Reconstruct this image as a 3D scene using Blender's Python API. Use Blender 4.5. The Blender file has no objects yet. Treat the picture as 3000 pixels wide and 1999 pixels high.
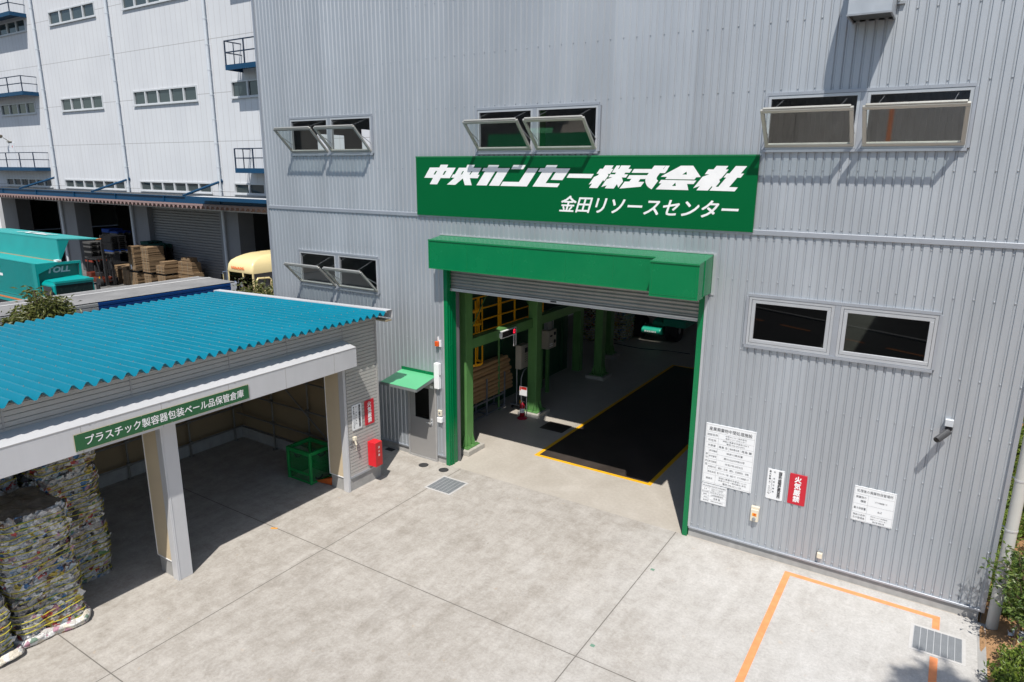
import bpy, bmesh, math, random
from mathutils import Vector, Matrix, geometry
R = math.radians
random.seed(7)
SC = bpy.context.scene
COL = SC.collection

# ---------------------------------------------------------------- camera
cam_d = bpy.data.cameras.new('camera')
cam = bpy.data.objects.new('camera', cam_d)
COL.objects.link(cam)
cam_d.lens = 23.956
cam_d.sensor_width = 36.0
cam_d.sensor_fit = 'HORIZONTAL'
cam_d.clip_end = 3000.0
cam_d.clip_start = 0.05
_ri, _up, _fw = (0.83998862, 0.54255174, 0.00753106), (-0.13776955, 0.19983164, 0.97009632), (-0.52482251, 0.81590742, -0.24260341)
cam.matrix_world = Matrix(((_ri[0], _up[0], -_fw[0], 0.0), (_ri[1], _up[1], -_fw[1], -12.5), (_ri[2], _up[2], -_fw[2], 7.2), (0, 0, 0, 1)))
SC.camera = cam

# ---------------------------------------------------------------- sky, sun, exposure
SUN = Vector((-0.269, 0.53, -1.0)).normalized()
EL = math.asin(-SUN.z)
AZ = math.atan2(-SUN.x, -SUN.y)
wd = bpy.data.worlds.new("World")
SC.world = wd
wd.use_nodes = True
wn = wd.node_tree.nodes
wn.clear()
sky = wn.new('ShaderNodeTexSky')
sky.sky_type = 'NISHITA'
sky.sun_disc = False
sky.sun_elevation = EL
sky.sun_rotation = AZ
sky.air_density = 1.0
sky.dust_density = 0.9
sky.ozone_density = 1.0
bg = wn.new('ShaderNodeBackground')
bg.inputs['Strength'].default_value = 0.095
wo = wn.new('ShaderNodeOutputWorld')
wd.node_tree.links.new(sky.outputs[0], bg.inputs[0])
wd.node_tree.links.new(bg.outputs[0], wo.inputs[0])
sl = bpy.data.lights.new('sun', 'SUN')
sl.energy = 4.4
sl.angle = R(0.53)
sl.color = (1.0, 0.955, 0.89)
so = bpy.data.objects.new('sun', sl)
COL.objects.link(so)
so.location = (12, -25, 40)
so.rotation_euler = SUN.to_track_quat('-Z', 'Y').to_euler()
SC.view_settings.view_transform = 'Standard'
SC.view_settings.look = 'None'
SC.view_settings.gamma = 1.0
SC.view_settings.exposure = 0.30
SC.cycles.use_denoising = True
SC.cycles.max_bounces = 10
SC.cycles.transparent_max_bounces = 24
SC.cycles.sample_clamp_indirect = 6.0

# ---------------------------------------------------------------- materials
def nt_new(name):
    m = bpy.data.materials.new(name)
    m.use_nodes = True
    t = m.node_tree
    t.nodes.clear()
    o = t.nodes.new('ShaderNodeOutputMaterial')
    return m, t, o

def N(t, typ, **kw):
    n = t.nodes.new(typ)
    for k, v in kw.items():
        if k.startswith('i_'):
            n.inputs[k[2:].replace('_', ' ')].default_value = v
        else:
            setattr(n, k, v)
    return n

def math_n(t, op, a, b=None, c=None, clamp=False):
    n = t.nodes.new('ShaderNodeMath')
    n.operation = op
    n.use_clamp = clamp
    for i, x in enumerate((a, b, c)):
        if x is None:
            continue
        if isinstance(x, (int, float)):
            n.inputs[i].default_value = x
        else:
            t.links.new(x, n.inputs[i])
    return n.outputs[0]

def mix_c(t, fac, a, b, mode='MIX'):
    n = t.nodes.new('ShaderNodeMix')
    n.data_type = 'RGBA'
    n.blend_type = mode
    for s, x in ((n.inputs[0], fac), (n.inputs[6], a), (n.inputs[7], b)):
        if isinstance(x, (int, float)):
            s.default_value = x
        elif isinstance(x, tuple):
            s.default_value = (*x[:3], 1)
        else:
            t.links.new(x, s)
    return n.outputs[2]

def ramp(t, fac, stops, interp='LINEAR'):
    n = t.nodes.new('ShaderNodeValToRGB')
    n.color_ramp.interpolation = interp
    e = n.color_ramp.elements
    while len(e) < len(stops):
        e.new(0.5)
    for k, (p, c) in enumerate(stops):
        e[k].position = p
        e[k].color = (*c[:3], 1) if isinstance(c, tuple) else (c, c, c, 1)
    t.links.new(fac, n.inputs[0])
    return n.outputs[0]

def noise(t, vec, scale, detail=4, rough=0.55, dist=0.0):
    n = N(t, 'ShaderNodeTexNoise')
    n.inputs['Scale'].default_value = scale
    n.inputs['Detail'].default_value = detail
    n.inputs['Roughness'].default_value = rough
    n.inputs['Distortion'].default_value = dist
    if vec is not None:
        t.links.new(vec, n.inputs['Vector'])
    return n.outputs['Fac']

def scaled(t, vec, s, loc=(0, 0, 0)):
    n = N(t, 'ShaderNodeMapping')
    n.inputs['Scale'].default_value = s
    n.inputs['Location'].default_value = loc
    t.links.new(vec, n.inputs['Vector'])
    return n.outputs[0]

def bsdf(t, out, col, rough, metal=0.0, spec=0.5, normal=None, coat=0.0):
    b = N(t, 'ShaderNodeBsdfPrincipled')
    if isinstance(col, tuple):
        b.inputs['Base Color'].default_value = (*col[:3], 1)
    else:
        t.links.new(col, b.inputs['Base Color'])
    if isinstance(rough, (int, float)):
        b.inputs['Roughness'].default_value = rough
    else:
        t.links.new(rough, b.inputs['Roughness'])
    b.inputs['Metallic'].default_value = metal
    b.inputs['Specular IOR Level'].default_value = spec
    b.inputs['Coat Weight'].default_value = coat
    if normal is not None:
        t.links.new(normal, b.inputs['Normal'])
    t.links.new(b.outputs[0], out.inputs[0])
    return b

def bump(t, h, strength, dist=0.02):
    n = N(t, 'ShaderNodeBump')
    n.inputs['Strength'].default_value = strength
    n.inputs['Distance'].default_value = dist
    t.links.new(h, n.inputs['Height'])
    return n.outputs[0]

MATS = {}
def mat(name, col, rough=0.5, metal=0.0, var=0.10, scale=3.0, bmp=0.0, spec=0.5, streak=0.0, coat=0.0):
    """painted / metal / plain surface with uneven colour, optional rain streaks and a little relief"""
    if name in MATS:
        return MATS[name]
    m, t, o = nt_new(name)
    tc = N(t, 'ShaderNodeTexCoord').outputs['Object']
    n1 = noise(t, tc, scale, 5, 0.6)
    f = ramp(t, n1, [(0.25, 1.0 - var), (0.75, 1.0 + var * 0.6)])
    c = mix_c(t, 1.0, tuple(col), f, 'MULTIPLY')
    if streak > 0:
        n2 = noise(t, scaled(t, tc, (6, 6, 0.35)), 1.0, 4, 0.6)
        s = ramp(t, n2, [(0.45, 1.0), (0.8, 1.0 - streak)])
        c = mix_c(t, 1.0, c, s, 'MULTIPLY')
    r = ramp(t, n1, [(0.2, max(0.03, rough - 0.06)), (0.8, min(1.0, rough + 0.08))])
    nm = None
    if bmp > 0:
        nm = bump(t, noise(t, tc, scale * 14, 3, 0.6), bmp, 0.01)
    bsdf(t, o, c, r, metal, spec, nm, coat)
    MATS[name] = m
    return m

def glass_mat(name, tint=(1, 1, 1), ior=1.52, boost=0.0, body=None, body_f=0.0):
    if name in MATS:
        return MATS[name]
    m, t, o = nt_new(name)
    tr = N(t, 'ShaderNodeBsdfTransparent')
    tr.inputs[0].default_value = (*tint, 1)
    gl = N(t, 'ShaderNodeBsdfGlossy')
    gl.inputs['Roughness'].default_value = 0.015
    fr = N(t, 'ShaderNodeFresnel')
    fr.inputs['IOR'].default_value = ior
    base = tr.outputs[0]
    if body is not None:
        df = N(t, 'ShaderNodeBsdfDiffuse')
        df.inputs[0].default_value = (*body, 1)
        mx0 = N(t, 'ShaderNodeMixShader')
        mx0.inputs[0].default_value = body_f
        t.links.new(base, mx0.inputs[1])
        t.links.new(df.outputs[0], mx0.inputs[2])
        base = mx0.outputs[0]
    f = math_n(t, 'ADD', fr.outputs[0], boost, clamp=True)
    mx = N(t, 'ShaderNodeMixShader')
    t.links.new(f, mx.inputs[0])
    t.links.new(base, mx.inputs[1])
    t.links.new(gl.outputs[0], mx.inputs[2])
    t.links.new(mx.outputs[0], o.inputs[0])
    MATS[name] = m
    return m

def concrete_yard():
    m, t, o = nt_new('yard_concrete')
    tc = N(t, 'ShaderNodeTexCoord').outputs['Object']
    sep = N(t, 'ShaderNodeSeparateXYZ')
    t.links.new(tc, sep.inputs[0])
    X, Y = sep.outputs[0], sep.outputs[1]
    big = noise(t, tc, 0.42, 5, 0.62, 0.4)
    med = noise(t, scaled(t, tc, (1.0, 1.0, 1.0), (3, 7, 0)), 2.6, 7, 0.72, 0.25)
    smear = noise(t, scaled(t, tc, (3.0, 0.9, 1.0)), 1.4, 5, 0.7, 0.6)
    fine = noise(t, tc, 24.0, 6, 0.75)
    grain = noise(t, tc, 120.0, 2, 0.6)
    # clean at the right-hand bay, soiled by traffic towards the shed and the door
    traffic = ramp(t, math_n(t, 'ADD', math_n(t, 'MULTIPLY', X, -0.10), math_n(t, 'MULTIPLY', big, 0.9)), [(0.42, 0.12), (1.05, 1.0)])
    clean = mix_c(t, traffic, (0.545, 0.535, 0.518), (0.49, 0.462, 0.425))
    soiled = mix_c(t, traffic, (0.43, 0.418, 0.398), (0.31, 0.283, 0.248))
    patch = noise(t, scaled(t, tc, (1.0, 1.3, 1.0), (1, 5, 0)), 6.5, 6, 0.72, 0.3)
    blotch = math_n(t, 'ADD', math_n(t, 'ADD', math_n(t, 'MULTIPLY', med, 0.44), math_n(t, 'MULTIPLY', smear, 0.34)), math_n(t, 'ADD', math_n(t, 'MULTIPLY', patch, 0.26), math_n(t, 'MULTIPLY', big, 0.16)))
    blotch = ramp(t, blotch, [(0.45, 0.0), (0.57, 0.42), (0.72, 1.0)])
    c = mix_c(t, blotch, clean, soiled)
    c = mix_c(t, 1.0, c, ramp(t, fine, [(0.3, 0.80), (0.72, 1.10)]), 'MULTIPLY')
    c = mix_c(t, 1.0, c, ramp(t, grain, [(0.3, 0.90), (0.7, 1.07)]), 'MULTIPLY')
    # tyre marks: curved bands with a tread rhythm, broken up by noise
    track = None
    for (cx, cy, rad, w, k) in ((-2.0, -14.5, 8.6, 0.15, 52), (-2.0, -14.5, 6.9, 0.15, 44), (-14.0, -0.5, 5.2, 0.14, 40), (-14.2, -0.8, 6.9, 0.14, 50), (-7.5, -12.5, 5.0, 0.16, 36), (-7.8, -12.2, 6.8, 0.15, 42), (-1.0, -3.0, 6.1, 0.15, 44), (-15.0, -9.0, 8.6, 0.15, 60), (-15.0, -9.2, 10.4, 0.15, 70), (-4.5, 2.5, 7.7, 0.15, 52), (-12.0, -13.0, 9.4, 0.14, 60), (-0.5, -9.5, 7.2, 0.14, 50), (-9.0, -16.0, 9.6, 0.15, 60), (-20.0, -14.0, 14.2, 0.16, 84)):
        dx = math_n(t, 'SUBTRACT', X, cx)
        dy = math_n(t, 'SUBTRACT', Y, cy)
        r = math_n(t, 'SQRT', math_n(t, 'ADD', math_n(t, 'MULTIPLY', dx, dx), math_n(t, 'MULTIPLY', dy, dy)))
        d = math_n(t, 'ABSOLUTE', math_n(t, 'SUBTRACT', r, rad))
        band = math_n(t, 'SUBTRACT', 1.0, math_n(t, 'DIVIDE', d, w), clamp=True)
        th = math_n(t, 'ARCTAN2', dy, dx)
        tread = math_n(t, 'ADD', math_n(t, 'MULTIPLY', math_n(t, 'SINE', math_n(t, 'ADD', math_n(t, 'MULTIPLY', th, rad * 62.0), math_n(t, 'MULTIPLY', d, 34.0))), 0.5), 0.55)
        b = math_n(t, 'MULTIPLY', math_n(t, 'POWER', band, 0.6), tread)
        track = b if track is None else math_n(t, 'MAXIMUM', track, b)
    brk = ramp(t, noise(t, scaled(t, tc, (1, 1, 1), (11, 4, 0)), 0.75, 4, 0.65), [(0.47, 0.0), (0.66, 1.0)])
    track = math_n(t, 'MULTIPLY', math_n(t, 'MULTIPLY', track, brk), ramp(t, fine, [(0.3, 0.5), (0.6, 1.0)]))
    track = math_n(t, 'MULTIPLY', track, traffic)
    c = mix_c(t, math_n(t, 'MULTIPLY', track, 0.34), c, (0.19, 0.172, 0.155))
    # rust-coloured freckles and a few dark drips
    sp = ramp(t, noise(t, scaled(t, tc, (1, 1, 1), (5, 1, 0)), 5.5, 2, 0.5), [(0.70, 0.0), (0.78, 1.0)])
    c = mix_c(t, math_n(t, 'MULTIPLY', sp, 0.28), c, (0.42, 0.29, 0.17))
    dr = ramp(t, noise(t, scaled(t, tc, (1, 1, 1), (2, 9, 0)), 9.0, 2, 0.5), [(0.73, 0.0), (0.77, 1.0)])
    c = mix_c(t, math_n(t, 'MULTIPLY', dr, 0.35), c, (0.17, 0.155, 0.14))
    # saw-cut joints between the slabs
    jn = None
    wob = math_n(t, 'MULTIPLY', math_n(t, 'SUBTRACT', fine, 0.5), 0.006)
    for ax, v, lim in ((Y, -4.43, None), (Y, -8.51, None), (X, -9.52, None), (X, -3.99, None), (Y, -12.6, None)):
        d = math_n(t, 'ABSOLUTE', math_n(t, 'ADD', math_n(t, 'SUBTRACT', ax, v), wob))
        l = math_n(t, 'LESS_THAN', d, 0.0085)
        jn = l if jn is None else math_n(t, 'MAXIMUM', jn, l)
        soft = math_n(t, 'SUBTRACT', 1.0, math_n(t, 'DIVIDE', d, 0.07), clamp=True)
        c = mix_c(t, math_n(t, 'MULTIPLY', soft, 0.16), c, (0.25, 0.23, 0.2))
    c = mix_c(t, math_n(t, 'MULTIPLY', jn, 0.82), c, (0.10, 0.09, 0.08))
    h = math_n(t, 'SUBTRACT', math_n(t, 'ADD', math_n(t, 'MULTIPLY', fine, 0.5), math_n(t, 'MULTIPLY', grain, 0.35)), math_n(t, 'MULTIPLY', jn, 2.0))
    bsdf(t, o, c, 0.86, 0, 0.3, bump(t, h, 0.25, 0.006))
    return m

def floor_mat():
    m, t, o = nt_new('floor_concrete')
    tc = N(t, 'ShaderNodeTexCoord').outputs['Object']
    a = noise(t, tc, 0.9, 5, 0.65, 0.4)
    b = noise(t, tc, 14.0, 5, 0.7)
    g = noise(t, tc, 90.0, 2, 0.6)
    c = ramp(t, a, [(0.3, (0.40, 0.365, 0.315)), (0.7, (0.49, 0.455, 0.405))])
    c = mix_c(t, 1.0, c, ramp(t, b, [(0.3, 0.9), (0.7, 1.06)]), 'MULTIPLY')
    c = mix_c(t, 1.0, c, ramp(t, g, [(0.3, 0.94), (0.7, 1.04)]), 'MULTIPLY')
    bsdf(t, o, c, ramp(t, a, [(0.3, 0.42), (0.7, 0.6)]), 0, 0.4, bump(t, b, 0.1, 0.004))
    return m

def soil_mat():
    m, t, o = nt_new('planting_soil')
    tc = N(t, 'ShaderNodeTexCoord').outputs['Object']
    a = noise(t, tc, 1.6, 5, 0.6)
    b = noise(t, tc, 26.0, 5, 0.75)
    c = ramp(t, a, [(0.3, (0.36, 0.20, 0.095)), (0.7, (0.47, 0.29, 0.155))])
    c = mix_c(t, 1.0, c, ramp(t, b, [(0.28, 0.66), (0.75, 1.15)]), 'MULTIPLY')
    w = N(t, 'ShaderNodeTexWave')
    w.inputs['Scale'].default_value = 14.0
    w.inputs['Distortion'].default_value = 0.6
    t.links.new(tc, w.inputs['Vector'])
    c = mix_c(t, math_n(t, 'MULTIPLY', math_n(t, 'GREATER_THAN', w.outputs['Fac'], 0.88), 0.3), c, (0.16, 0.09, 0.05))
    bsdf(t, o, c, 0.95, 0, 0.2, bump(t, b, 0.6, 0.03))
    return m

def asphalt_mat():
    m, t, o = nt_new('asphalt')
    tc = N(t, 'ShaderNodeTexCoord').outputs['Object']
    a = noise(t, tc, 0.5, 5, 0.6)
    b = noise(t, tc, 40.0, 4, 0.7)
    c = ramp(t, a, [(0.3, (0.075, 0.075, 0.078)), (0.7, (0.12, 0.118, 0.115))])
    c = mix_c(t, 1.0, c, ramp(t, b, [(0.3, 0.8), (0.7, 1.15)]), 'MULTIPLY')
    bsdf(t, o, c, 0.9, 0, 0.3, bump(t, b, 0.3, 0.01))
    return m

def siding_mat(name, col, metal, rough, streak=0.05, seams=True):
    m, t, o = nt_new(name)
    tc = N(t, 'ShaderNodeTexCoord').outputs['Object']
    sep = N(t, 'ShaderNodeSeparateXYZ')
    t.links.new(tc, sep.inputs[0])
    n1 = noise(t, scaled(t, tc, (1.2, 1.2, 0.25)), 1.0, 4, 0.6)
    # every sheet of cladding is a shade lighter or darker than the next one
    cell = math_n(t, 'FLOOR', math_n(t, 'DIVIDE', sep.outputs[0], 0.786))
    wn_ = N(t, 'ShaderNodeTexWhiteNoise', noise_dimensions='1D')
    t.links.new(cell, wn_.inputs['W'])
    c = mix_c(t, 1.0, tuple(col), ramp(t, n1, [(0.3, 0.94), (0.7, 1.05)]), 'MULTIPLY')
    c = mix_c(t, 1.0, c, ramp(t, wn_.outputs[0], [(0.0, 0.94), (1.0, 1.05)]), 'MULTIPLY')
    n2 = noise(t, scaled(t, tc, (9, 9, 0.3)), 1.0, 4, 0.6)
    c = mix_c(t, 1.0, c, ramp(t, n2, [(0.5, 1.0), (0.85, 1.0 - streak)]), 'MULTIPLY')
    g = noise(t, tc, 160.0, 2, 0.5)
    c = mix_c(t, 1.0, c, ramp(t, g, [(0.3, 0.95), (0.7, 1.04)]), 'MULTIPLY')
    wv = noise(t, scaled(t, tc, (3.0, 3.0, 0.9)), 1.0, 2, 0.5)
    bsdf(t, o, c, ramp(t, n1, [(0.3, rough - 0.04), (0.7, rough + 0.06)]), metal, 0.5, bump(t, wv, 0.06, 0.03))
    return m

def panel_wall_mat():
    """white precast panels: 0.6 m joints, storey joints, grey rain streaks under the windows"""
    m, t, o = nt_new('white_panel_wall')
    tc = N(t, 'ShaderNodeTexCoord').outputs['Object']
    sep = N(t, 'ShaderNodeSeparateXYZ')
    t.links.new(tc, sep.inputs[0])
    X, Z = sep.outputs[0], sep.outputs[2]
    c = ramp(t, noise(t, tc, 0.25, 4, 0.6), [(0.3, (0.56, 0.575, 0.60)), (0.7, (0.62, 0.635, 0.655))])
    st = noise(t, scaled(t, tc, (1.3, 1, 0.06)), 1.0, 5, 0.65)
    c = mix_c(t, ramp(t, st, [(0.55, 0.0), (0.8, 0.35)]), c, (0.44, 0.445, 0.45))
    fx = math_n(t, 'FRACT', math_n(t, 'DIVIDE', math_n(t, 'ADD', X, 200.0), 0.6))
    jv = math_n(t, 'LESS_THAN', math_n(t, 'ABSOLUTE', math_n(t, 'SUBTRACT', fx, 0.5)), 0.026)
    c = mix_c(t, math_n(t, 'MULTIPLY', jv, 0.5), c, (0.30, 0.275, 0.26))
    for z in (7.15, 10.47, 13.55, 16.88, 20.1, 23.4):
        d = math_n(t, 'ABSOLUTE', math_n(t, 'SUBTRACT', Z, z))
        c = mix_c(t, math_n(t, 'MULTIPLY', math_n(t, 'LESS_THAN', d, 0.022), 0.6), c, (0.24, 0.235, 0.23))
    bsdf(t, o, c, 0.75, 0, 0.3)
    return m

def bale_mat():
    """pressed plastic packaging: crumpled pale film with scraps of every colour"""
    m, t, o = nt_new('pressed_plastic')
    tc0 = N(t, 'ShaderNodeTexCoord').outputs['Object']
    oi = N(t, 'ShaderNodeObjectInfo')
    va = N(t, 'ShaderNodeVectorMath', operation='ADD')
    t.links.new(tc0, va.inputs[0])
    sc = N(t, 'ShaderNodeVectorMath', operation='SCALE')
    sc.inputs['Scale'].default_value = 3.0
    t.links.new(oi.outputs['Location'], sc.inputs[0])
    t.links.new(sc.outputs[0], va.inputs[1])
    wn2 = N(t, 'ShaderNodeTexNoise')
    wn2.inputs['Scale'].default_value = 9.0
    wn2.inputs['Detail'].default_value = 3.0
    t.links.new(va.outputs[0], wn2.inputs['Vector'])
    w = N(t, 'ShaderNodeVectorMath', operation='MULTIPLY_ADD')
    t.links.new(wn2.outputs['Color'], w.inputs[0])
    w.inputs[1].default_value = (0.16, 0.16, 0.10)
    t.links.new(va.outputs[0], w.inputs[2])
    def vor(scale, sq):
        v = N(t, 'ShaderNodeTexVoronoi')
        v.inputs['Scale'].default_value = scale
        t.links.new(scaled(t, w.outputs[0], (1, 1, 1.15)), v.inputs['Vector'])
        s = N(t, 'ShaderNodeSeparateColor')
        t.links.new(v.outputs['Color'], s.inputs[0])
        return v, s
    v1, s1 = vor(6.0, 1.6)
    v2, s2 = vor(15.0, 1.6)
    pal = [(0.0, (0.52, 0.51, 0.50)), (0.13, (0.42, 0.41, 0.40)), (0.22, (0.62, 0.61, 0.60)), (0.34, (0.33, 0.32, 0.31)), (0.40, (0.48, 0.43, 0.36)), (0.46, (0.40, 0.46, 0.51)), (0.52, (0.70, 0.69, 0.68)), (0.60, (0.48, 0.40, 0.36)), (0.65, (0.06, 0.06, 0.07)), (0.69, (0.33, 0.33, 0.32)), (0.75, (0.08, 0.20, 0.40)), (0.785, (0.45, 0.07, 0.06)), (0.82, (0.14, 0.27, 0.12)), (0.85, (0.48, 0.42, 0.38)), (0.90, (0.45, 0.24, 0.32)), (0.93, (0.50, 0.38, 0.08)), (0.96, (0.20, 0.34, 0.36)), (0.98, (0.22, 0.12, 0.07))]
    c1 = ramp(t, s1.outputs[0], pal, 'CONSTANT')
    c2 = ramp(t, s2.outputs[1], pal, 'CONSTANT')
    c = mix_c(t, ramp(t, s2.outputs[2], [(0.45, 0.0), (0.5, 1.0)], 'CONSTANT'), c1, c2)
    cr = noise(t, w.outputs[0], 38.0, 4, 0.7)
    c = mix_c(t, 1.0, c, ramp(t, cr, [(0.32, 0.72), (0.62, 1.12)]), 'MULTIPLY')
    hh = math_n(t, 'ADD', math_n(t, 'MULTIPLY', v1.outputs['Distance'], 0.8), math_n(t, 'ADD', math_n(t, 'MULTIPLY', v2.outputs['Distance'], 0.6), math_n(t, 'MULTIPLY', cr, 0.7)))
    bsdf(t, o, c, 0.42, 0, 0.5, bump(t, hh, 1.0, 0.03))
    return m

def leaf_mat(name, a, b):
    m, t, o = nt_new(name)
    tc = N(t, 'ShaderNodeTexCoord').outputs['Object']
    n = noise(t, tc, 7.0, 3, 0.6)
    w = N(t, 'ShaderNodeTexWhiteNoise', noise_dimensions='3D')
    sn = N(t, 'ShaderNodeVectorMath', operation='SNAP')
    sn.inputs[1].default_value = (0.05, 0.05, 0.05)
    t.links.new(tc, sn.inputs[0])
    t.links.new(sn.outputs[0], w.inputs['Vector'])
    f = math_n(t, 'ADD', math_n(t, 'MULTIPLY', n, 0.6), math_n(t, 'MULTIPLY', w.outputs['Value'], 0.5))
    c = ramp(t, f, [(0.3, a), (0.8, b)])
    p = N(t, 'ShaderNodeBsdfPrincipled')
    t.links.new(c, p.inputs['Base Color'])
    p.inputs['Roughness'].default_value = 0.42
    tl = N(t, 'ShaderNodeBsdfTranslucent')
    t.links.new(c, tl.inputs[0])
    mx = N(t, 'ShaderNodeMixShader')
    mx.inputs[0].default_value = 0.28
    t.links.new(p.outputs[0], mx.inputs[1])
    t.links.new(tl.outputs[0], mx.inputs[2])
    t.links.new(mx.outputs[0], o.inputs[0])
    return m

def cardboard_mat():
    m, t, o = nt_new('flattened_cardboard')
    tc = N(t, 'ShaderNodeTexCoord').outputs['Object']
    sep = N(t, 'ShaderNodeSeparateXYZ')
    t.links.new(tc, sep.inputs[0])
    lay = math_n(t, 'FRACT', math_n(t, 'MULTIPLY', sep.outputs[2], 9.5))
    n = noise(t, scaled(t, tc, (0.8, 0.8, 22.0)), 1.0, 3, 0.6)
    c = ramp(t, n, [(0.3, (0.16, 0.105, 0.065)), (0.7, (0.30, 0.21, 0.12))])
    c = mix_c(t, math_n(t, 'MULTIPLY', math_n(t, 'LESS_THAN', lay, 0.12), 0.6), c, (0.13, 0.085, 0.05))
    bsdf(t, o, c, 0.85, 0, 0.2)
    return m

def shed_cladding_mat(name, col, ax=2, pitch=0.075):
    m, t, o = nt_new(name)
    tc = N(t, 'ShaderNodeTexCoord').outputs['Object']
    n = noise(t, tc, 1.2, 4, 0.6)
    c = mix_c(t, 1.0, tuple(col), ramp(t, n, [(0.3, 0.94), (0.7, 1.04)]), 'MULTIPLY')
    bsdf(t, o, c, 0.5, 0.1, 0.4)
    return m

# ---------------------------------------------------------------- helpers
class MB:
    """collects polygons in world coordinates and links them as ONE mesh object"""
    def __init__(self):
        self.v, self.f, self.mi, self.cur = [], [], [], 0
    def add(self, vs, fs):
        b = len(self.v)
        self.v += [tuple(p) for p in vs]
        for f in fs:
            self.f.append(tuple(b + i for i in f))
            self.mi.append(self.cur)
        return self
    def use(self, k):
        self.cur = k
        return self
    def quad(self, a, b, c, d):
        return self.add((a, b, c, d), ((0, 1, 2, 3),))
    def poly(self, pts):
        return self.add(pts, (tuple(range(len(pts))),))
    def box(self, x0, x1, y0, y1, z0, z1):
        return self.add([(x, y, z) for z in (z0, z1) for y in (y0, y1) for x in (x0, x1)],
                        ((0, 2, 3, 1), (4, 5, 7, 6), (0, 1, 5, 4), (2, 6, 7, 3), (0, 4, 6, 2), (1, 3, 7, 5)))
    def obox(self, c, a, b, d):
        """box from centre and three half-axis vectors"""
        c, a, b, d = Vector(c), Vector(a), Vector(b), Vector(d)
        return self.add([c + i * a + j * b + k * d for k in (-1, 1) for j in (-1, 1) for i in (-1, 1)],
                        ((0, 2, 3, 1), (4, 5, 7, 6), (0, 1, 5, 4), (2, 6, 7, 3), (0, 4, 6, 2), (1, 3, 7, 5)))
    def bar(self, p, q, w, h, upv=(0, 0, 1)):
        p, q = Vector(p), Vector(q)
        d = (q - p)
        u = Vector(upv)
        s = d.cross(u)
        if s.length < 1e-6:
            s = d.cross(Vector((1, 0, 0)))
        s.normalize()
        n = s.cross(d).normalized()
        return self.obox((p + q) / 2, d / 2, s * w / 2, n * h / 2)
    def tube(self, p, q, r, n=8, r2=None, caps=True):
        p, q = Vector(p), Vector(q)
        r2 = r if r2 is None else r2
        d = (q - p).normalized()
        a = d.orthogonal().normalized()
        b = d.cross(a)
        vs = []
        for c, rr in ((p, r), (q, r2)):
            for k in range(n):
                t = 2 * math.pi * k / n
                vs.append(c + a * math.cos(t) * rr + b * math.sin(t) * rr)
        fs = [(k, (k + 1) % n, n + (k + 1) % n, n + k) for k in range(n)]
        if caps:
            fs += [tuple(reversed(range(n))), tuple(range(n, 2 * n))]
        return self.add(vs, fs)
    def path(self, pts, r, n=6, closed=False):
        pts = [Vector(p) for p in pts]
        m = len(pts)
        vs = []
        a = None
        for i, p in enumerate(pts):
            q0 = pts[i - 1] if (i > 0 or closed) else p
            q1 = pts[(i + 1) % m] if (i < m - 1 or closed) else p
            d = (q1 - q0)
            d = d.normalized() if d.length > 1e-9 else Vector((0, 0, 1))
            if a is None:
                a = d.orthogonal().normalized()
            a = (a - d * a.dot(d))
            a = a.normalized() if a.length > 1e-6 else d.orthogonal().normalized()
            b = d.cross(a)
            for k in range(n):
                t = 2 * math.pi * k / n
                vs.append(p + a * math.cos(t) * r + b * math.sin(t) * r)
        fs = []
        for i in range(m if closed else m - 1):
            j = (i + 1) % m
            for k in range(n):
                fs.append((i * n + k, i * n + (k + 1) % n, j * n + (k + 1) % n, j * n + k))
        if not closed:
            fs += [tuple(reversed(range(n))), tuple(range((m - 1) * n, m * n))]
        return self.add(vs, fs)
    def disc(self, c, axis, r, h, n=20):
        c, ax = Vector(c), Vector(axis).normalized()
        return self.tube(c, c + ax * h, r, n)
    def lathe(self, c, prof, n=20, axis='z'):
        c = Vector(c)
        vs = []
        for (r, h) in prof:
            for k in range(n):
                t = 2 * math.pi * k / n
                if axis == 'z':
                    vs.append(c + Vector((math.cos(t) * r, math.sin(t) * r, h)))
                elif axis == 'y':
                    vs.append(c + Vector((math.cos(t) * r, h, math.sin(t) * r)))
                else:
                    vs.append(c + Vector((h, math.cos(t) * r, math.sin(t) * r)))
        m = len(prof)
        fs = [(i * n + k, i * n + (k + 1) % n, (i + 1) * n + (k + 1) % n, (i + 1) * n + k) for i in range(m - 1) for k in range(n)]
        fs += [tuple(reversed(range(n))), tuple(range((m - 1) * n, m * n))]
        return self.add(vs, fs)
    def extrude(self, poly, vec):
        """closed polygon swept along vec"""
        n = len(poly)
        v = Vector(vec)
        vs = [Vector(p) for p in poly] + [Vector(p) + v for p in poly]
        return self.add(vs, [tuple(range(n)), tuple(reversed(range(n, 2 * n)))] + [(k, (k + 1) % n, n + (k + 1) % n, n + k) for k in range(n)])
    def strip(self, line, vec):
        """open polyline swept along vec"""
        n = len(line)
        v = Vector(vec)
        return self.add([Vector(p) for p in line] + [Vector(p) + v for p in line], [(k, k + 1, n + k + 1, n + k) for k in range(n - 1)])
    def frame(self, x0, x1, z0, z1, w, y0, y1):
        """rectangular frame in an xz plane, four butted bars"""
        self.box(x0, x1, y0, y1, z1 - w, z1)
        self.box(x0, x1, y0, y1, z0, z0 + w)
        self.box(x0, x0 + w, y0, y1, z0 + w, z1 - w)
        self.box(x1 - w, x1, y0, y1, z0 + w, z1 - w)
        return self
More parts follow.
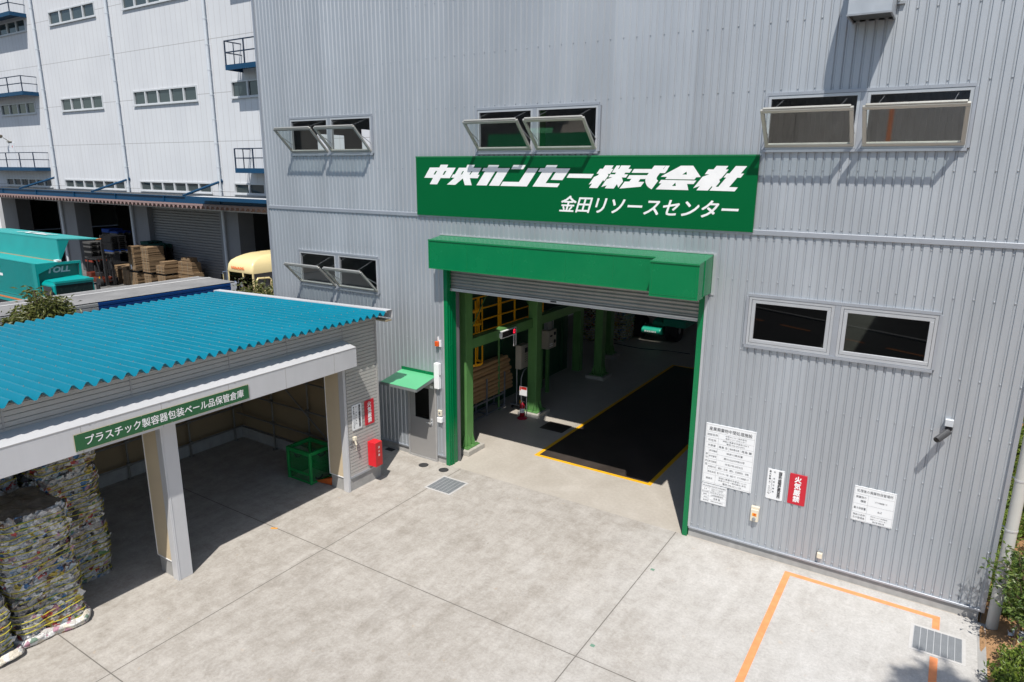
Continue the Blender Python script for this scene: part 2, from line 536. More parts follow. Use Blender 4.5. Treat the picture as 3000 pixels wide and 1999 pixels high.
    def build(self, name, mats, parent=None, smooth=False, bevel=0.0, fix=True, at=None, seg=1):
        me = bpy.data.meshes.new(name)
        org = Vector((0, 0, 0))
        if parent is not None:
            r = parent
            while r.parent is not None:
                r = r.parent
            org = r.location.copy()
        elif at is not None:
            org = Vector(at)
        me.from_pydata([tuple(Vector(p) - org) for p in self.v], [], self.f)
        for mm in (mats if isinstance(mats, (list, tuple)) else [mats]):
            me.materials.append(mm)
        if len(me.materials) > 1:
            me.polygons.foreach_set('material_index', self.mi)
        if fix:
            bm = bmesh.new()
            bm.from_mesh(me)
            bmesh.ops.recalc_face_normals(bm, faces=bm.faces)
            bm.to_mesh(me)
            bm.free()
        if smooth:
            me.polygons.foreach_set('use_smooth', [True] * len(me.polygons))
        me.update()
        o = bpy.data.objects.new(name, me)
        COL.objects.link(o)
        if parent is not None:
            o.parent = parent
        else:
            o.location = org
        if bevel > 0:
            md = o.modifiers.new('bevel', 'BEVEL')
            md.width = bevel
            md.segments = seg
            md.limit_method = 'ANGLE'
            md.harden_normals = False
        return o

def tag(o, label, cat, group=None):
    o['label'] = label
    o['category'] = cat
    if group:
        o['group'] = group
    return o

def thing(name, label, cat, loc=(0, 0, 0), group=None):
    o = bpy.data.objects.new(name, None)
    o.empty_display_size = 0.2
    COL.objects.link(o)
    o.location = loc
    return tag(o, label, cat, group)

def struct(o):
    o['kind'] = 'structure'
    return o

def kids(o):
    return [c for c in bpy.data.objects if c.parent is o]

def dup(o, label=None, loc=None, rotz=None, parent=None):
    c = o.copy()
    COL.objects.link(c)
    c.parent = parent
    if loc is not None:
        c.location = loc
    if rotz is not None:
        c.rotation_euler = (0, 0, rotz)
    if label:
        c['label'] = label
    for ch in kids(o):
        dup(ch, parent=c)
    return c

def glyphs(mb, s, org, right, up, size, align='C', width=None, shear=0.0, bold=0.0, lift=0.0):
    """writes a line of text as flat letters; org is the middle of the line (or its left end)"""
    cu = bpy.data.curves.new('lettering', 'FONT')
    cu.body = s
    cu.size = 1.0
    cu.resolution_u = 2
    cu.shear = shear
    ob = bpy.data.objects.new('lettering', cu)
    COL.objects.link(ob)
    bpy.context.view_layer.update()
    dg = bpy.context.evaluated_depsgraph_get()
    me = bpy.data.meshes.new_from_object(ob.evaluated_get(dg))
    vs = [v.co.copy() for v in me.vertices]
    fs = [tuple(p.vertices) for p in me.polygons]
    bpy.data.objects.remove(ob)
    bpy.data.curves.remove(cu)
    bpy.data.meshes.remove(me)
    if not vs:
        return
    x0, x1 = min(v.x for v in vs), max(v.x for v in vs)
    y0, y1 = min(v.y for v in vs), max(v.y for v in vs)
    sy = size
    sx = size if width is None else width / (x1 - x0)
    right, up, org = Vector(right), Vector(up), Vector(org)
    n = right.cross(up)
    off = (x0 + x1) / 2 if align == 'C' else x0
    cy = (y0 + y1) / 2
    for k, (bx, by) in enumerate(((0, 0),) if bold == 0 else ((-bold, -bold), (bold, -bold), (-bold, bold), (bold, bold))):
        mb.add([org + right * ((v.x - off + bx) * sx) + up * ((v.y - cy + by) * sy) + n * (lift + k * 0.00025) for v in vs], fs)

def column_text(mb, s, org, right, up, size, step, bold=0.0, sx=1.0):
    for k, ch in enumerate(s):
        if ch != ' ':
            glyphs(mb, ch, Vector(org) - Vector(up) * (k * step), right, up, size, bold=bold, width=size * 0.88 * sx if ch not in '一、・' else None)

def sheet_profile(x0, x1, period, pts, phase):
    """breakpoints (x, depth) of a ribbed sheet between x0 and x1"""
    out = []
    k = math.floor((x0 - phase) / period) - 1
    while phase + k * period < x1 + period:
        for (u, d) in pts:
            out.append((phase + k * period + u, d))
        k += 1
    def dep(x):
        for a, b in zip(out, out[1:]):
            if a[0] <= x <= b[0]:
                f = 0 if b[0] == a[0] else (x - a[0]) / (b[0] - a[0])
                return a[1] + f * (b[1] - a[1])
        return 0.0
    res = [(x0, dep(x0))] + [p for p in out if x0 < p[0] < x1] + [(x1, dep(x1))]
    return res, dep

def ribbed_wall(mb, x0, x1, z0, z1, holes, period, pts, phase, fn):
    """vertical ribbed sheet with rectangular holes; fn(x, depth, z) gives the point"""
    prof, dep = sheet_profile(x0, x1, period, pts, phase)
    xs = {}
    for x, d in prof:
        xs[round(x, 5)] = d
    for h in holes:
        for x in h[:2]:
            if x0 < x < x1:
                xs[round(x, 5)] = dep(x)
    ks = sorted(xs)
    for a, b in zip(ks, ks[1:]):
        m = (a + b) / 2
        sp = [(z0, z1)]
        for hx0, hx1, hz0, hz1 in holes:
            if hx0 < m < hx1:
                ns = []
                for s0, s1 in sp:
                    if hz1 <= s0 or hz0 >= s1:
                        ns.append((s0, s1))
                        continue
                    if hz0 > s0:
                        ns.append((s0, hz0))
                    if hz1 < s1:
                        ns.append((hz1, s1))
                sp = ns
        for s0, s1 in sp:
            mb.quad(fn(a, xs[a], s0), fn(b, xs[b], s0), fn(b, xs[b], s1), fn(a, xs[a], s1))

# shared materials
M_SIDING = siding_mat('grey_steel_cladding', (0.45, 0.48, 0.512), 0.62, 0.54)
M_TRIM = mat('grey_flashing', (0.40, 0.425, 0.465), 0.48, 0.6, 0.05, 2.0)
M_PLINTH = mat('plinth_concrete', (0.34, 0.335, 0.325), 0.9, 0, 0.2, 5.0, 0.3, 0.3, 0.1)
M_ALU = mat('aluminium_frame', (0.44, 0.435, 0.40), 0.38, 0.55, 0.05, 4.0)
M_ALU_L = mat('light_aluminium', (0.50, 0.52, 0.545), 0.35, 0.45, 0.04, 4.0)
M_GREEN = mat('green_enamel', (0.0, 0.158, 0.052), 0.24, 0.0, 0.07, 1.2, 0, 0.45, 0.04)
M_SIGN = mat('sign_green', (0.0, 0.100, 0.029), 0.34, 0.0, 0.05, 0.6, 0, 0.12)
M_STEEL_G = mat('green_steelwork', (0.10, 0.245, 0.075), 0.42, 0.0, 0.16, 2.5, 0, 0.5, 0.15)
M_WHITE = mat('white_paint', (0.78, 0.785, 0.79), 0.45, 0, 0.03, 2.0)
M_BOARD = mat('white_board', (0.72, 0.735, 0.745), 0.35, 0, 0.03, 2.0)
M_BLACKTXT = mat('black_lettering', (0.03, 0.03, 0.035), 0.5, 0, 0.0)
M_RED = mat('red_board', (0.50, 0.012, 0.028), 0.32, 0, 0.04, 3.0)
M_SHUT = mat('shutter_slats', (0.30, 0.295, 0.285), 0.42, 0.5, 0.12, 2.0, 0, 0.5, 0.12)
M_DARK = mat('dark_rubber', (0.02, 0.02, 0.022), 0.75, 0, 0.2, 6.0)
M_GALV = mat('galvanised_steel', (0.36, 0.38, 0.40), 0.42, 0.6, 0.15, 8.0)
M_PIPE = mat('scaffold_tube', (0.21, 0.205, 0.19), 0.45, 0.5, 0.2, 8.0)
M_CREAM = mat('cream_plastic', (0.66, 0.60, 0.48), 0.45, 0, 0.05, 6.0)
M_YELLOW = mat('yellow_paint', (0.72, 0.36, 0.008), 0.5, 0, 0.08, 3.0)
M_GLASS = glass_mat('window_glass', (0.80, 0.86, 0.84), 1.55, 0.05)
M_GLASS_D = glass_mat('dark_glass', (0.05, 0.06, 0.06), 1.5, 0.0)
M_CARD = cardboard_mat()
M_BALE = bale_mat()

# ---------------------------------------------------------------- ground
g = MB().box(-600, 600, -600, 600, -3.6, -1.55)
struct(g.build('ground', asphalt_mat()))
g = MB().box(-120, -17.6, -40, 17.0, -2.9, -1.5)
struct(g.build('truck_apron', mat('apron_concrete', (0.13, 0.128, 0.125), 0.9, 0, 0.25, 0.6, 0.2)))
g = MB().box(-17.6, 1.18, -15.5, 0.0, -1.24, 0.0)
struct(g.build('yard', concrete_yard()))
g = MB().box(-16.05, 1.2, 0.0, 27.0, -1.24, 0.001)
struct(g.build('factory_floor', floor_mat()))
# planting bed: a gently lumpy strip of bare soil
g = MB()
nx, ny = 36, 120
gx = [1.18 + 11 * (i / nx) ** 1.5 for i in range(nx + 1)]
gy = [-16 + 46 * j / ny for j in range(ny + 1)]
rs = random.Random(3)
vs = [(x, y, -0.05 + (0.0 if i == 0 else rs.uniform(-0.035, 0.03) + 0.05 * math.sin(x * 1.3 + y * 0.9))) for j, y in enumerate(gy) for i, x in enumerate(gx)]
g.add(vs, [(j * (nx + 1) + i, j * (nx + 1) + i + 1, (j + 1) * (nx + 1) + i + 1, (j + 1) * (nx + 1) + i) for j in range(ny) for i in range(nx)])
struct(g.build('soil_bed', soil_mat(), smooth=True))
g = MB().box(1.18, 1.30, -30, -0.02, -0.6, -0.004)
struct(g.build('slab_edge', M_PLINTH))

# the street behind the yard, seen only in the dark window panes
def oriented(p, q, w_, z0, z1):
    p, q = Vector((*p, 0)), Vector((*q, 0))
    d = (q - p)
    n_ = Vector((-d.y, d.x, 0)).normalized()
    return (p + q) / 2 + Vector((0, 0, (z0 + z1) / 2)), d / 2, n_ * w_ / 2, Vector((0, 0, (z1 - z0) / 2))
struct(MB().box(-90, 60, -60, -15.52, -1.2, -0.03).build('street', mat('street_asphalt', (0.048, 0.048, 0.05), 0.92, 0, 0.2, 1.5, 0.1)))
g = MB()
for k in range(-6, 6):
    a = Vector((-4.2 + k * 2.4, -20.95 + k * 2.4 * 0.465))
    g.obox(*oriented((a.x, a.y), (a.x + 1.5, a.y + 1.5 * 0.465), 0.16, -0.029, -0.025))
tag(g.build('lane_dashes', mat('street_orange', (0.62, 0.20, 0.04), 0.8)), 'orange dashed lane line of the street mirrored in the dark fixed windows', 'road marking')
tag(MB().obox(*oriented((-26, -33.3), (14, -15.6), 0.2, -0.029, 0.05)).build('street_kerb', mat('kerb_stone', (0.42, 0.42, 0.41), 0.85)), 'pale kerb line of the street mirrored in the dark fixed windows', 'kerb')

# painted markings and covers on the ground
M_ORANGE = mat('orange_road_paint', (0.80, 0.285, 0.115), 0.7, 0, 0.16, 7.0, 0, 0.3, 0.12)
g = MB()
g.box(-1.80, -1.69, -12.4, -0.235, 0.0006, 0.004)
g.box(-1.69, 0.67, -0.34, -0.235, 0.0006, 0.004)
g.box(0.565, 0.67, -0.63, -0.34, 0.0006, 0.004)
g.box(0.565, 0.67, -12.4, -1.43, 0.0006, 0.004)
tag(g.build('painted_bay_outline', M_ORANGE), 'orange painted outline of a storage bay on the concrete by the building corner', 'floor marking')
M_PLATE = mat('black_steel_plate', (0.056, 0.045, 0.039), 0.45, 0.0, 0.55, 1.1, 0.25, 0.5)
g = MB().box(-8.34, -5.33, 1.83, 11.95, 0.0012, 0.005)
scale_pl = thing('truck_scale', 'long black weighbridge plate with a yellow painted border in the open doorway', 'truck scale', (-6.8, 6.9, 0))
g.build('plate', M_PLATE, scale_pl)
g = MB()
g.box(-8.44, -8.34, 1.73, 12.05, 0.0012, 0.0052).box(-5.33, -5.23, 1.73, 12.05, 0.0012, 0.0052).box(-8.34, -5.33, 1.73, 1.83, 0.0012, 0.0052).box(-8.34, -5.33, 11.95, 12.05, 0.0012, 0.0052)
g.build('border', mat('yellow_floor_paint', (0.78, 0.42, 0.012), 0.55, 0, 0.12, 5.0), scale_pl)
g = MB().box(-9.32, -8.58, 3.48, 4.11, 0.0012, 0.006)
tag(g.build('pit_cover', M_PLATE), 'small square black pit cover on the floor beside the yellow border', 'pit cover')

def grating(name, x0, x1, y0, y1, label, nbar, along):
    t = thing(name, label, 'drain grate', ((x0 + x1) / 2, (y0 + y1) / 2, 0), 'steel drain grates in the yard')
    f = MB()
    w = 0.05
    f.box(x0 - w, x1 + w, y0 - w, y0, 0.0006, 0.006).box(x0 - w, x1 + w, y1, y1 + w, 0.0006, 0.006).box(x0 - w, x0, y0, y1, 0.0006, 0.006).box(x1, x1 + w, y0, y1, 0.0006, 0.006)
    f.build('rim', mat('pale_mortar', (0.48, 0.47, 0.455), 0.85, 0, 0.08, 9.0), t)
    f = MB().box(x0, x1, y0, y1, 0.0006, 0.0016)
    f.build('pit', mat('drain_shadow', (0.15, 0.16, 0.17), 0.9), t)
    b = MB()
    n = 46
    for k in range(n):
        if along == 'x':
            y = y0 + (y1 - y0) * (k + 0.5) / n
            b.box(x0, x1, y - 0.005, y + 0.005, 0.002, 0.0075)
        else:
            x = x0 + (x1 - x0) * (k + 0.5) / n
            b.box(x - 0.005, x + 0.005, y0, y1, 0.002, 0.0075)
    b.build('bars', mat('grate_steel', (0.25, 0.265, 0.28), 0.5, 0.2, 0.1, 8.0), t)
    b = MB()
    for k in range(nbar + 1):
        if along == 'x':
            x = x0 + (x1 - x0) * k / nbar
            b.box(x - 0.004, x + 0.004, y0, y1, 0.0076, 0.0095)
        else:
            y = y0 + (y1 - y0) * k / nbar
            b.box(x0, x1, y - 0.004, y + 0.004, 0.0076, 0.0095)
    b.build('cross_bars', mat('bright_steel', (0.55, 0.56, 0.57), 0.35, 0.4), t)
grating('drain_grate', 0.32, 0.98, -1.35, -0.71, 'steel drain grate crossed by the orange line near the soil bed', 7, 'x')
grating('drain_grate', -9.57, -8.92, -1.25, -0.60, 'steel drain grate in the concrete in front of the green door jamb', 6, 'x')
def manhole(x, y, label):
    t = thing('manhole_cover', label, 'manhole cover', (x, y, 0), 'round cast iron covers by the side door')
    MB().lathe((x, y, 0), [(0.125, 0.0006), (0.125, 0.006), (0.11, 0.006), (0.11, 0.004), (0.095, 0.004), (0.095, 0.007), (0.07, 0.007), (0.07, 0.004), (0.05, 0.004), (0.05, 0.007), (0.002, 0.007)], 24).build('lid', mat('cast_iron', (0.06, 0.06, 0.062), 0.6, 0.4, 0.3, 20.0), t)
manhole(-10.43, -0.35, 'round cast iron cover nearer the grey side door')
manhole(-9.83, -0.30, 'round cast iron cover nearer the green door jamb')
tag(MB().box(-11.93, -11.68, -0.16, 0.0, 0.0006, 0.005).build('floor_drain', mat('dark_grid', (0.03, 0.03, 0.033), 0.7, 0.2)), 'small dark drain cover in the shaded corner beside the red box', 'drain cover')
tag(MB().obox((-10.97, -4.46, 0.004), (0.06, 0.035, 0), (-0.01, 0.018, 0), (0, 0, 0.003)).build('litter_scrap', mat('orange_scrap', (0.75, 0.33, 0.03), 0.6)), 'scrap of orange litter on the concrete before the shed', 'litter')
for (x, y, lb) in ((-3.88, -1.56, 'small green survey marker by the joint, nearer the building'), (-3.88, -4.07, 'small green survey marker by the joint, nearer the crossing of joints')):
    tag(MB().box(x - 0.035, x + 0.035, y - 0.03, y + 0.03, 0.0006, 0.004).build('survey_marker', mat('green_marker', (0.14, 0.26, 0.19), 0.6)), lb, 'ground marker', 'survey markers in the yard')

# ---------------------------------------------------------------- factory building
FAC = thing('factory_building', 'tall grey ribbed steel factory building with a wide open roller door', 'building', (-7.4, 0.0, 0.0))
RIB = [(0.0, 0.0), (0.083, 0.0), (0.101, 0.021), (0.1235, 0.021)]
WIN = [(-14.95, -12.07, 7.58, 8.44), (-8.95, -6.09, 7.58, 8.44), (-2.94, -0.05, 7.58, 8.44), (-14.93, -12.05, 4.16, 5.04), (-2.95, -0.03, 4.15, 5.04)]
DOOR = (-11.19, -10.25, 0.0, 2.07)
GATE = (-9.94, -3.76, 0.0, 5.05)
HOLES = WIN + [DOOR, GATE]
fn = lambda x, d, z: (x, d, z)
w = MB()
ribbed_wall(w, -16.1, 1.23, 0.22, 6.14, HOLES, 0.131, RIB, -0.78, fn)
rw = random.Random(11)
M_SCREW = mat('screw_head', (0.52, 0.54, 0.57), 0.45, 0.4)
def screws(mb, rows, x0=-16.0, x1=1.2, every=2):
    k0 = int((x0 + 0.78) / 0.131)
    mb.use(1)
    for z, ev in rows:
        k = k0
        while -0.78 + k * 0.131 < x1:
            x = -0.78 + k * 0.131 + 0.111
            if k % ev == 0 and not any(h[0] - 0.02 < x < h[1] + 0.02 and h[2] - 0.02 < z < h[3] + 0.02 for h in HOLES):
                zz = z + rw.uniform(-0.006, 0.006)
                mb.box(x - 0.009, x + 0.009, 0.006, 0.0215, zz - 0.007, zz + 0.007)
            k += 1
screws(w, [(0.30, 1), (1.25, 2), (2.2, 2), (3.15, 2), (4.05, 2), (5.32, 2), (6.05, 1)])
w.build('lower_cladding', [M_SIDING, M_SCREW], FAC, fix=False)
w = MB()
ribbed_wall(w, -16.1, 1.23, 6.22, 14.0, HOLES, 0.131, RIB, -0.78, fn)
screws(w, [(6.28, 1), (7.25, 2), (8.55, 2), (9.6, 2), (10.7, 2), (11.8, 2)])
w.build('upper_cladding', [M_SIDING, M_SCREW], FAC, fix=False)
# side, back and roof of the hall
w = MB()
for (x, h) in ((1.23, None), (-16.1, [(1.9, 2.95, 7.6, 8.2), (3.7, 4.25, 7.6, 8.42)])):
    ribbed_wall(w, 0.0, 27.0, 0.0, 14.0, h or [], 0.262, [(0.0, 0.0), (0.19, 0.0), (0.2, 0.021), (0.25, 0.021)], 0.0, lambda u, d, z, x=x: (x, u, z))
ribbed_wall(w, -16.1, 1.23, 0.0, 14.0, [], 0.262, [(0.0, 0.0), (0.19, 0.0), (0.2, 0.021), (0.25, 0.021)], 0.0, lambda u, d, z: (u, 27.0 + d, z))
w.build('side_cladding', M_SIDING, FAC, fix=False)
w = MB()
sx0, sx1, sy0, sy1 = -7.35, -6.45, 7.74, 8.08        # rooflight that lets the sun in on the parked loader
w.box(-16.3, sx0, -0.1, 27.2, 14.0, 14.1).box(sx1, -0.4, -0.1, 27.2, 14.0, 14.1).box(0.9, 1.4, -0.1, 27.2, 14.0, 14.1).box(-0.4, 0.9, -0.1, 7.0, 14.0, 14.1).box(-0.4, 0.9, 24.0, 27.2, 14.0, 14.1).box(sx0, sx1, -0.1, sy0, 14.0, 14.1).box(sx0, sx1, sy1, 27.2, 14.0, 14.1)  # the second, unseen long gap at the right is added to brighten the hall
w.build('roof', M_TRIM, FAC)
# flashings
w = MB().box(-16.12, 1.25, -0.028, 0.03, 6.135, 6.222)
w.build('storey_flashing', M_TRIM, FAC, bevel=0.006)
for a, b in ((-16.12, -11.2), (-10.24, -9.96), (-3.74, 1.25)):
    MB().box(a, b, -0.022, 0.05, 0.185, 0.225).build('base_flashing', M_TRIM, FAC, bevel=0.004)
for x in (1.23, -16.1):
    MB().box(x - 0.03, x + 0.03, -0.031, 0.25, 0.19, 14.0).build('corner_trim', M_TRIM, FAC)
for a, b, js in ((-16.08, -11.2, (-12.6, -14.4)), (-10.24, -9.96, (-10.1,)), (-3.74, 1.19, (-2.1, -0.4, 0.55))):
    w = MB().box(a, b, 0.022, 0.3, -0.2, 0.184)
    for x in js:
        w.box(x - 0.006, x + 0.006, 0.0205, 0.03, 0.0, 0.183)
    w.build('plinth', M_PLINTH, FAC)

# windows
def window_unit(a, b, z0, z1, is_open, tilt=45.0):
    f = MB().frame(a, b, z0, z1, 0.045, -0.028, 0.034)
    win = f.build('window', M_ALU_L, FAC)
    if is_open:
        ang = R(tilt)
        v = Vector((0, -math.sin(ang), math.cos(ang)))
        n = Vector((0, -math.cos(ang), -math.sin(ang)))
        o = Vector((0, -0.034, z0 + 0.045))
        L = 0.78
        x0, x1 = a + 0.012, b - 0.012
        cx, hw = (x0 + x1) / 2, (x1 - x0) / 2
        s = MB()
        X = Vector((1, 0, 0))
        bw = 0.029
        def bar(cxx, vv, hx, hv):
            s.obox(o + X * cxx + v * vv + n * 0.0, X * hx, v * hv, n * 0.022)
        bar(cx, bw, hw, bw)
        bar(cx, L - bw, hw, bw)
        bar(x0 + bw, L / 2, bw, L / 2 - 2 * bw)
        bar(x1 - bw, L / 2, bw, L / 2 - 2 * bw)
        s.obox(o + X * cx + v * (L + 0.012) - n * 0.012, X * (hw - 0.04), v * 0.012, n * 0.02)
        s.build('sash', M_ALU, win, bevel=0.004)
        q = MB()
        q.quad(o + X * (x0 + 2 * bw) + v * 2 * bw, o + X * (x1 - 2 * bw) + v * 2 * bw, o + X * (x1 - 2 * bw) + v * (L - 2 * bw), o + X * (x0 + 2 * bw) + v * (L - 2 * bw))
        q.build('pane', M_GLASS, win, fix=False)
        st = MB()
        for xx in (x0 + 0.02, x1 - 0.02):
            st.tube(o + X * xx + v * 0.5 - n * 0.03, Vector((xx, 0.0, z0 + 0.22)), 0.008, 6)
        for xx in (x0 + 0.18, x1 - 0.22):
            st.tube(o + X * xx + v * (L - 0.03) - n * 0.02, Vector((xx + 0.05, 0.05, z1 - 0.05)), 0.0025, 5)
        st.build('stay', M_GALV, win)
    else:
        s = MB().frame(a + 0.05, b - 0.05, z0 + 0.05, z1 - 0.05, 0.062, -0.022, 0.06)
        s.build('sash', M_ALU_L, win, bevel=0.004)
        q = MB().quad((a + 0.11, 0.01, z0 + 0.11), (b - 0.11, 0.01, z0 + 0.11), (b - 0.11, 0.01, z1 - 0.11), (a + 0.11, 0.01, z1 - 0.11))
        q.build('pane', M_GLASS_D, win, fix=False)

for i, (x0, x1, z0, z1) in enumerate(WIN):
    xm = (x0 + x1) / 2
    t = MB()
    t.box(x0 - 0.02, x1 + 0.02, -0.05, 0.03, z0 - 0.045, z0 - 0.002)
    t.box(x0 - 0.02, x1 + 0.02, -0.036, 0.03, z1 + 0.002, z1 + 0.05)
    t.box(x0 - 0.05, x0 - 0.002, -0.034, 0.03, z0, z1).box(x1 + 0.002, x1 + 0.05, -0.034, 0.03, z0, z1)
    t.box(xm - 0.045, xm + 0.045, -0.03, 0.04, z0, z1)
    t.build('window_surround', M_TRIM, FAC)
    window_unit(x0 + 0.003, xm - 0.048, z0 + 0.003, z1 - 0.003, i < 4)
    window_unit(xm + 0.048, x1 - 0.003, z0 + 0.003, z1 - 0.003, i < 4)

# roller door: hood, motor housing, curtain, jambs
w = MB()
yb = 0.012
w.add([(-10.02, yb, 5.02), (-3.66, yb, 5.02), (-3.66, -0.45, 5.02), (-10.02, -0.45, 5.02), (-10.02, yb, 5.735), (-3.66, yb, 5.735), (-3.66, -0.45, 5.668), (-10.02, -0.45, 5.668)],
      ((0, 1, 2, 3), (7, 6, 5, 4), (3, 2, 6, 7), (0, 3, 7, 4), (1, 5, 6, 2), (0, 4, 5, 1)))
hood = w.build('shutter_hood', M_GREEN, FAC)
w = MB().box(-10.035, -4.62, -0.466, -0.4505, 5.645, 5.676).box(-10.03, -4.60, -0.462, -0.4505, 5.015, 5.035).box(-10.03, -10.0, -0.462, -0.4505, 5.036, 5.644)
for x in (-8.95, -7.75, -6.5, -5.45):
    w.box(x - 0.003, x + 0.003, -0.454, -0.4503, 5.036, 5.644)
w.build('hood_edge', mat('green_enamel_edge', (0.003, 0.17, 0.055), 0.35, 0, 0.05, 3.0), hood)
w = MB().add([(-4.58, -0.452, 4.985), (-3.672, -0.452, 4.985), (-3.672, -0.75, 4.985), (-4.58, -0.75, 4.985), (-4.58, -0.452, 5.672), (-3.672, -0.452, 5.672), (-3.672, -0.75, 5.632), (-4.58, -0.75, 5.632)],
             ((0, 1, 2, 3), (7, 6, 5, 4), (3, 2, 6, 7), (0, 3, 7, 4), (1, 5, 6, 2), (0, 4, 5, 1)))
mh = w.build('motor_housing', M_GREEN, FAC)
w = MB().box(-4.585, -3.667, -0.765, -0.7505, 5.61, 5.638).box(-4.54, -4.534, -0.7545, -0.7503, 5.03, 5.605).box(-3.716, -3.71, -0.7545, -0.7503, 5.03, 5.605).box(-4.54, -3.71, -0.7545, -0.7503, 5.03, 5.036)
w.build('housing_edge', mat('green_enamel_edge', (0.003, 0.17, 0.055), 0.35, 0, 0.05, 3.0), mh)
w = MB().box(-3.655, -3.60, -0.02, 0.02, 4.99, 5.738).box(-10.06, -3.60, -0.012, 0.02, 5.737, 5.765)
w.build('hood_flashing', M_ALU_L, FAC)
prof = []
z = 4.50
while z < 5.25:
    for k in range(6):
        a = math.pi * k / 5
        prof.append((-9.86, 0.13 - 0.017 * math.sin(a), z + 0.066 * k / 5 * 1.0))
    z += 0.076
w = MB().strip(prof, (6.02, 0, 0))
sh = w.build('roller_shutter', M_SHUT, FAC, smooth=False, fix=False)
w = MB().box(-9.86, -3.90, 0.095, 0.165, 4.455, 4.498).box(-9.86, -3.90, 0.085, 0.175, 4.435, 4.454)
w.build('bottom_bar', mat('bottom_bar_alu', (0.62, 0.61, 0.60), 0.35, 0.4), sh)
w = MB().box(-7.12, -6.98, 0.088, 0.0945, 4.46, 4.49)
w.build('maker_plate', M_DARK, sh)
M_JAMB = M_GREEN
w = MB().box(-9.955, -9.845, -0.03, 0.30, 0.0, 5.015).box(-9.845, -9.825, 0.03, 0.06, 0.0, 5.0).box(-9.845, -9.82, 0.10, 0.135, 0.0, 4.43)
w.build('door_jamb', M_JAMB, FAC)
w = MB().box(-3.855, -3.755, -0.03, 0.30, 0.0, 5.015).box(-3.875, -3.855, 0.03, 0.06, 0.0, 5.0)
w.build('door_jamb', M_JAMB, FAC)
w = MB().box(-9.97, -9.845, 0.302, 0.40, 0.0, 5.1).box(-9.845, -9.80, 0.34, 0.38, 0.0, 5.1)
w.build('guide_rail', mat('dark_guide_rail', (0.16, 0.155, 0.165), 0.45, 0.3), FAC)
w = MB().box(-3.86, -3.73, 0.302, 0.40, 0.0, 5.1)
w.build('guide_rail', mat('dark_guide_rail', (0.16, 0.155, 0.165), 0.45, 0.3), FAC)
for a, b in ((-3.752, -3.70), (-10.0, -9.958)):
    MB().box(a, b, -0.024, 0.02, 0.226, 4.98).build('jamb_flashing', M_ALU_L, FAC)

# side door with its little green canopy
M_DOORG = mat('grey_door_paint', (0.27, 0.262, 0.255), 0.42, 0, 0.04, 1.5)
w = MB().frame(-11.19, -10.25, 0.0, 2.07, 0.045, -0.02, 0.08)
w.build('door_frame', mat('grey_door_frame', (0.33, 0.325, 0.32), 0.45), FAC)
w = MB()
a, b, c_, d_ = -11.142, -10.298, 0.048, 2.022
wx0, wx1, wz0, wz1 = -10.97, -10.50, 1.08, 1.90
w.box(a, b, 0.0, 0.04, c_, wz0).box(a, b, 0.0, 0.04, wz1, d_).box(a, wx0, 0.0, 0.04, wz0, wz1).box(wx1, b, 0.0, 0.04, wz0, wz1)
dr = w.build('door', M_DOORG, FAC)
MB().quad((wx0, 0.02, wz0), (wx1, 0.02, wz0), (wx1, 0.02, wz1), (wx0, 0.02, wz1)).build('door_glass', M_GLASS_D, dr, fix=False)
w = MB().tube((-10.42, 0.0, 1.02), (-10.42, -0.06, 1.02), 0.014, 8).tube((-10.42, -0.055, 1.02), (-10.56, -0.055, 1.02), 0.013, 8).box(-10.45, -10.39, -0.008, -0.0005, 0.95, 1.14).tube((-10.42, -0.001, 1.1), (-10.42, -0.03, 1.1), 0.016, 8)
w.build('door_handle', mat('bright_steel', (0.55, 0.56, 0.57), 0.35, 0.4), dr)
w = MB().box(-10.46, -10.36, -0.0035, -0.0005, 1.93, 2.0)
w.build('sticker', M_WHITE, dr)
w = MB().add([(-11.36, 0.0, 2.285), (-10.25, 0.0, 2.285), (-10.19, -0.82, 2.165), (-11.33, -0.82, 2.165), (-11.36, 0.0, 2.21), (-10.25, 0.0, 2.21), (-10.19, -0.82, 2.105), (-11.33, -0.82, 2.105)],
             ((0, 3, 2, 1), (4, 5, 6, 7), (3, 7, 6, 2), (0, 4, 7, 3), (1, 2, 6, 5), (0, 1, 5, 4)))
cn = w.build('door_canopy', mat('canopy_green', (0.10, 0.42, 0.205), 0.35, 0, 0.05, 2.0), FAC)
w = MB().box(-11.37, -10.24, -0.012, 0.012, 2.287, 2.36)
w.build('canopy_flashing', M_GREEN, cn)
w = MB().add([(-11.335, -0.826, 2.09), (-10.185, -0.826, 2.09), (-10.185, -0.826, 2.158), (-11.335, -0.826, 2.158)], ((0, 1, 2, 3),)).add([(-10.184, -0.826, 2.09), (-10.244, 0, 2.195), (-10.244, 0, 2.28), (-10.184, -0.826, 2.158)], ((0, 1, 2, 3),)).add([(-11.336, -0.826, 2.09), (-11.366, 0, 2.195), (-11.366, 0, 2.28), (-11.336, -0.826, 2.158)], ((0, 1, 2, 3),))
w.build('canopy_rim', mat('canopy_rim_grey', (0.20, 0.22, 0.22), 0.45, 0.2), cn, fix=False)

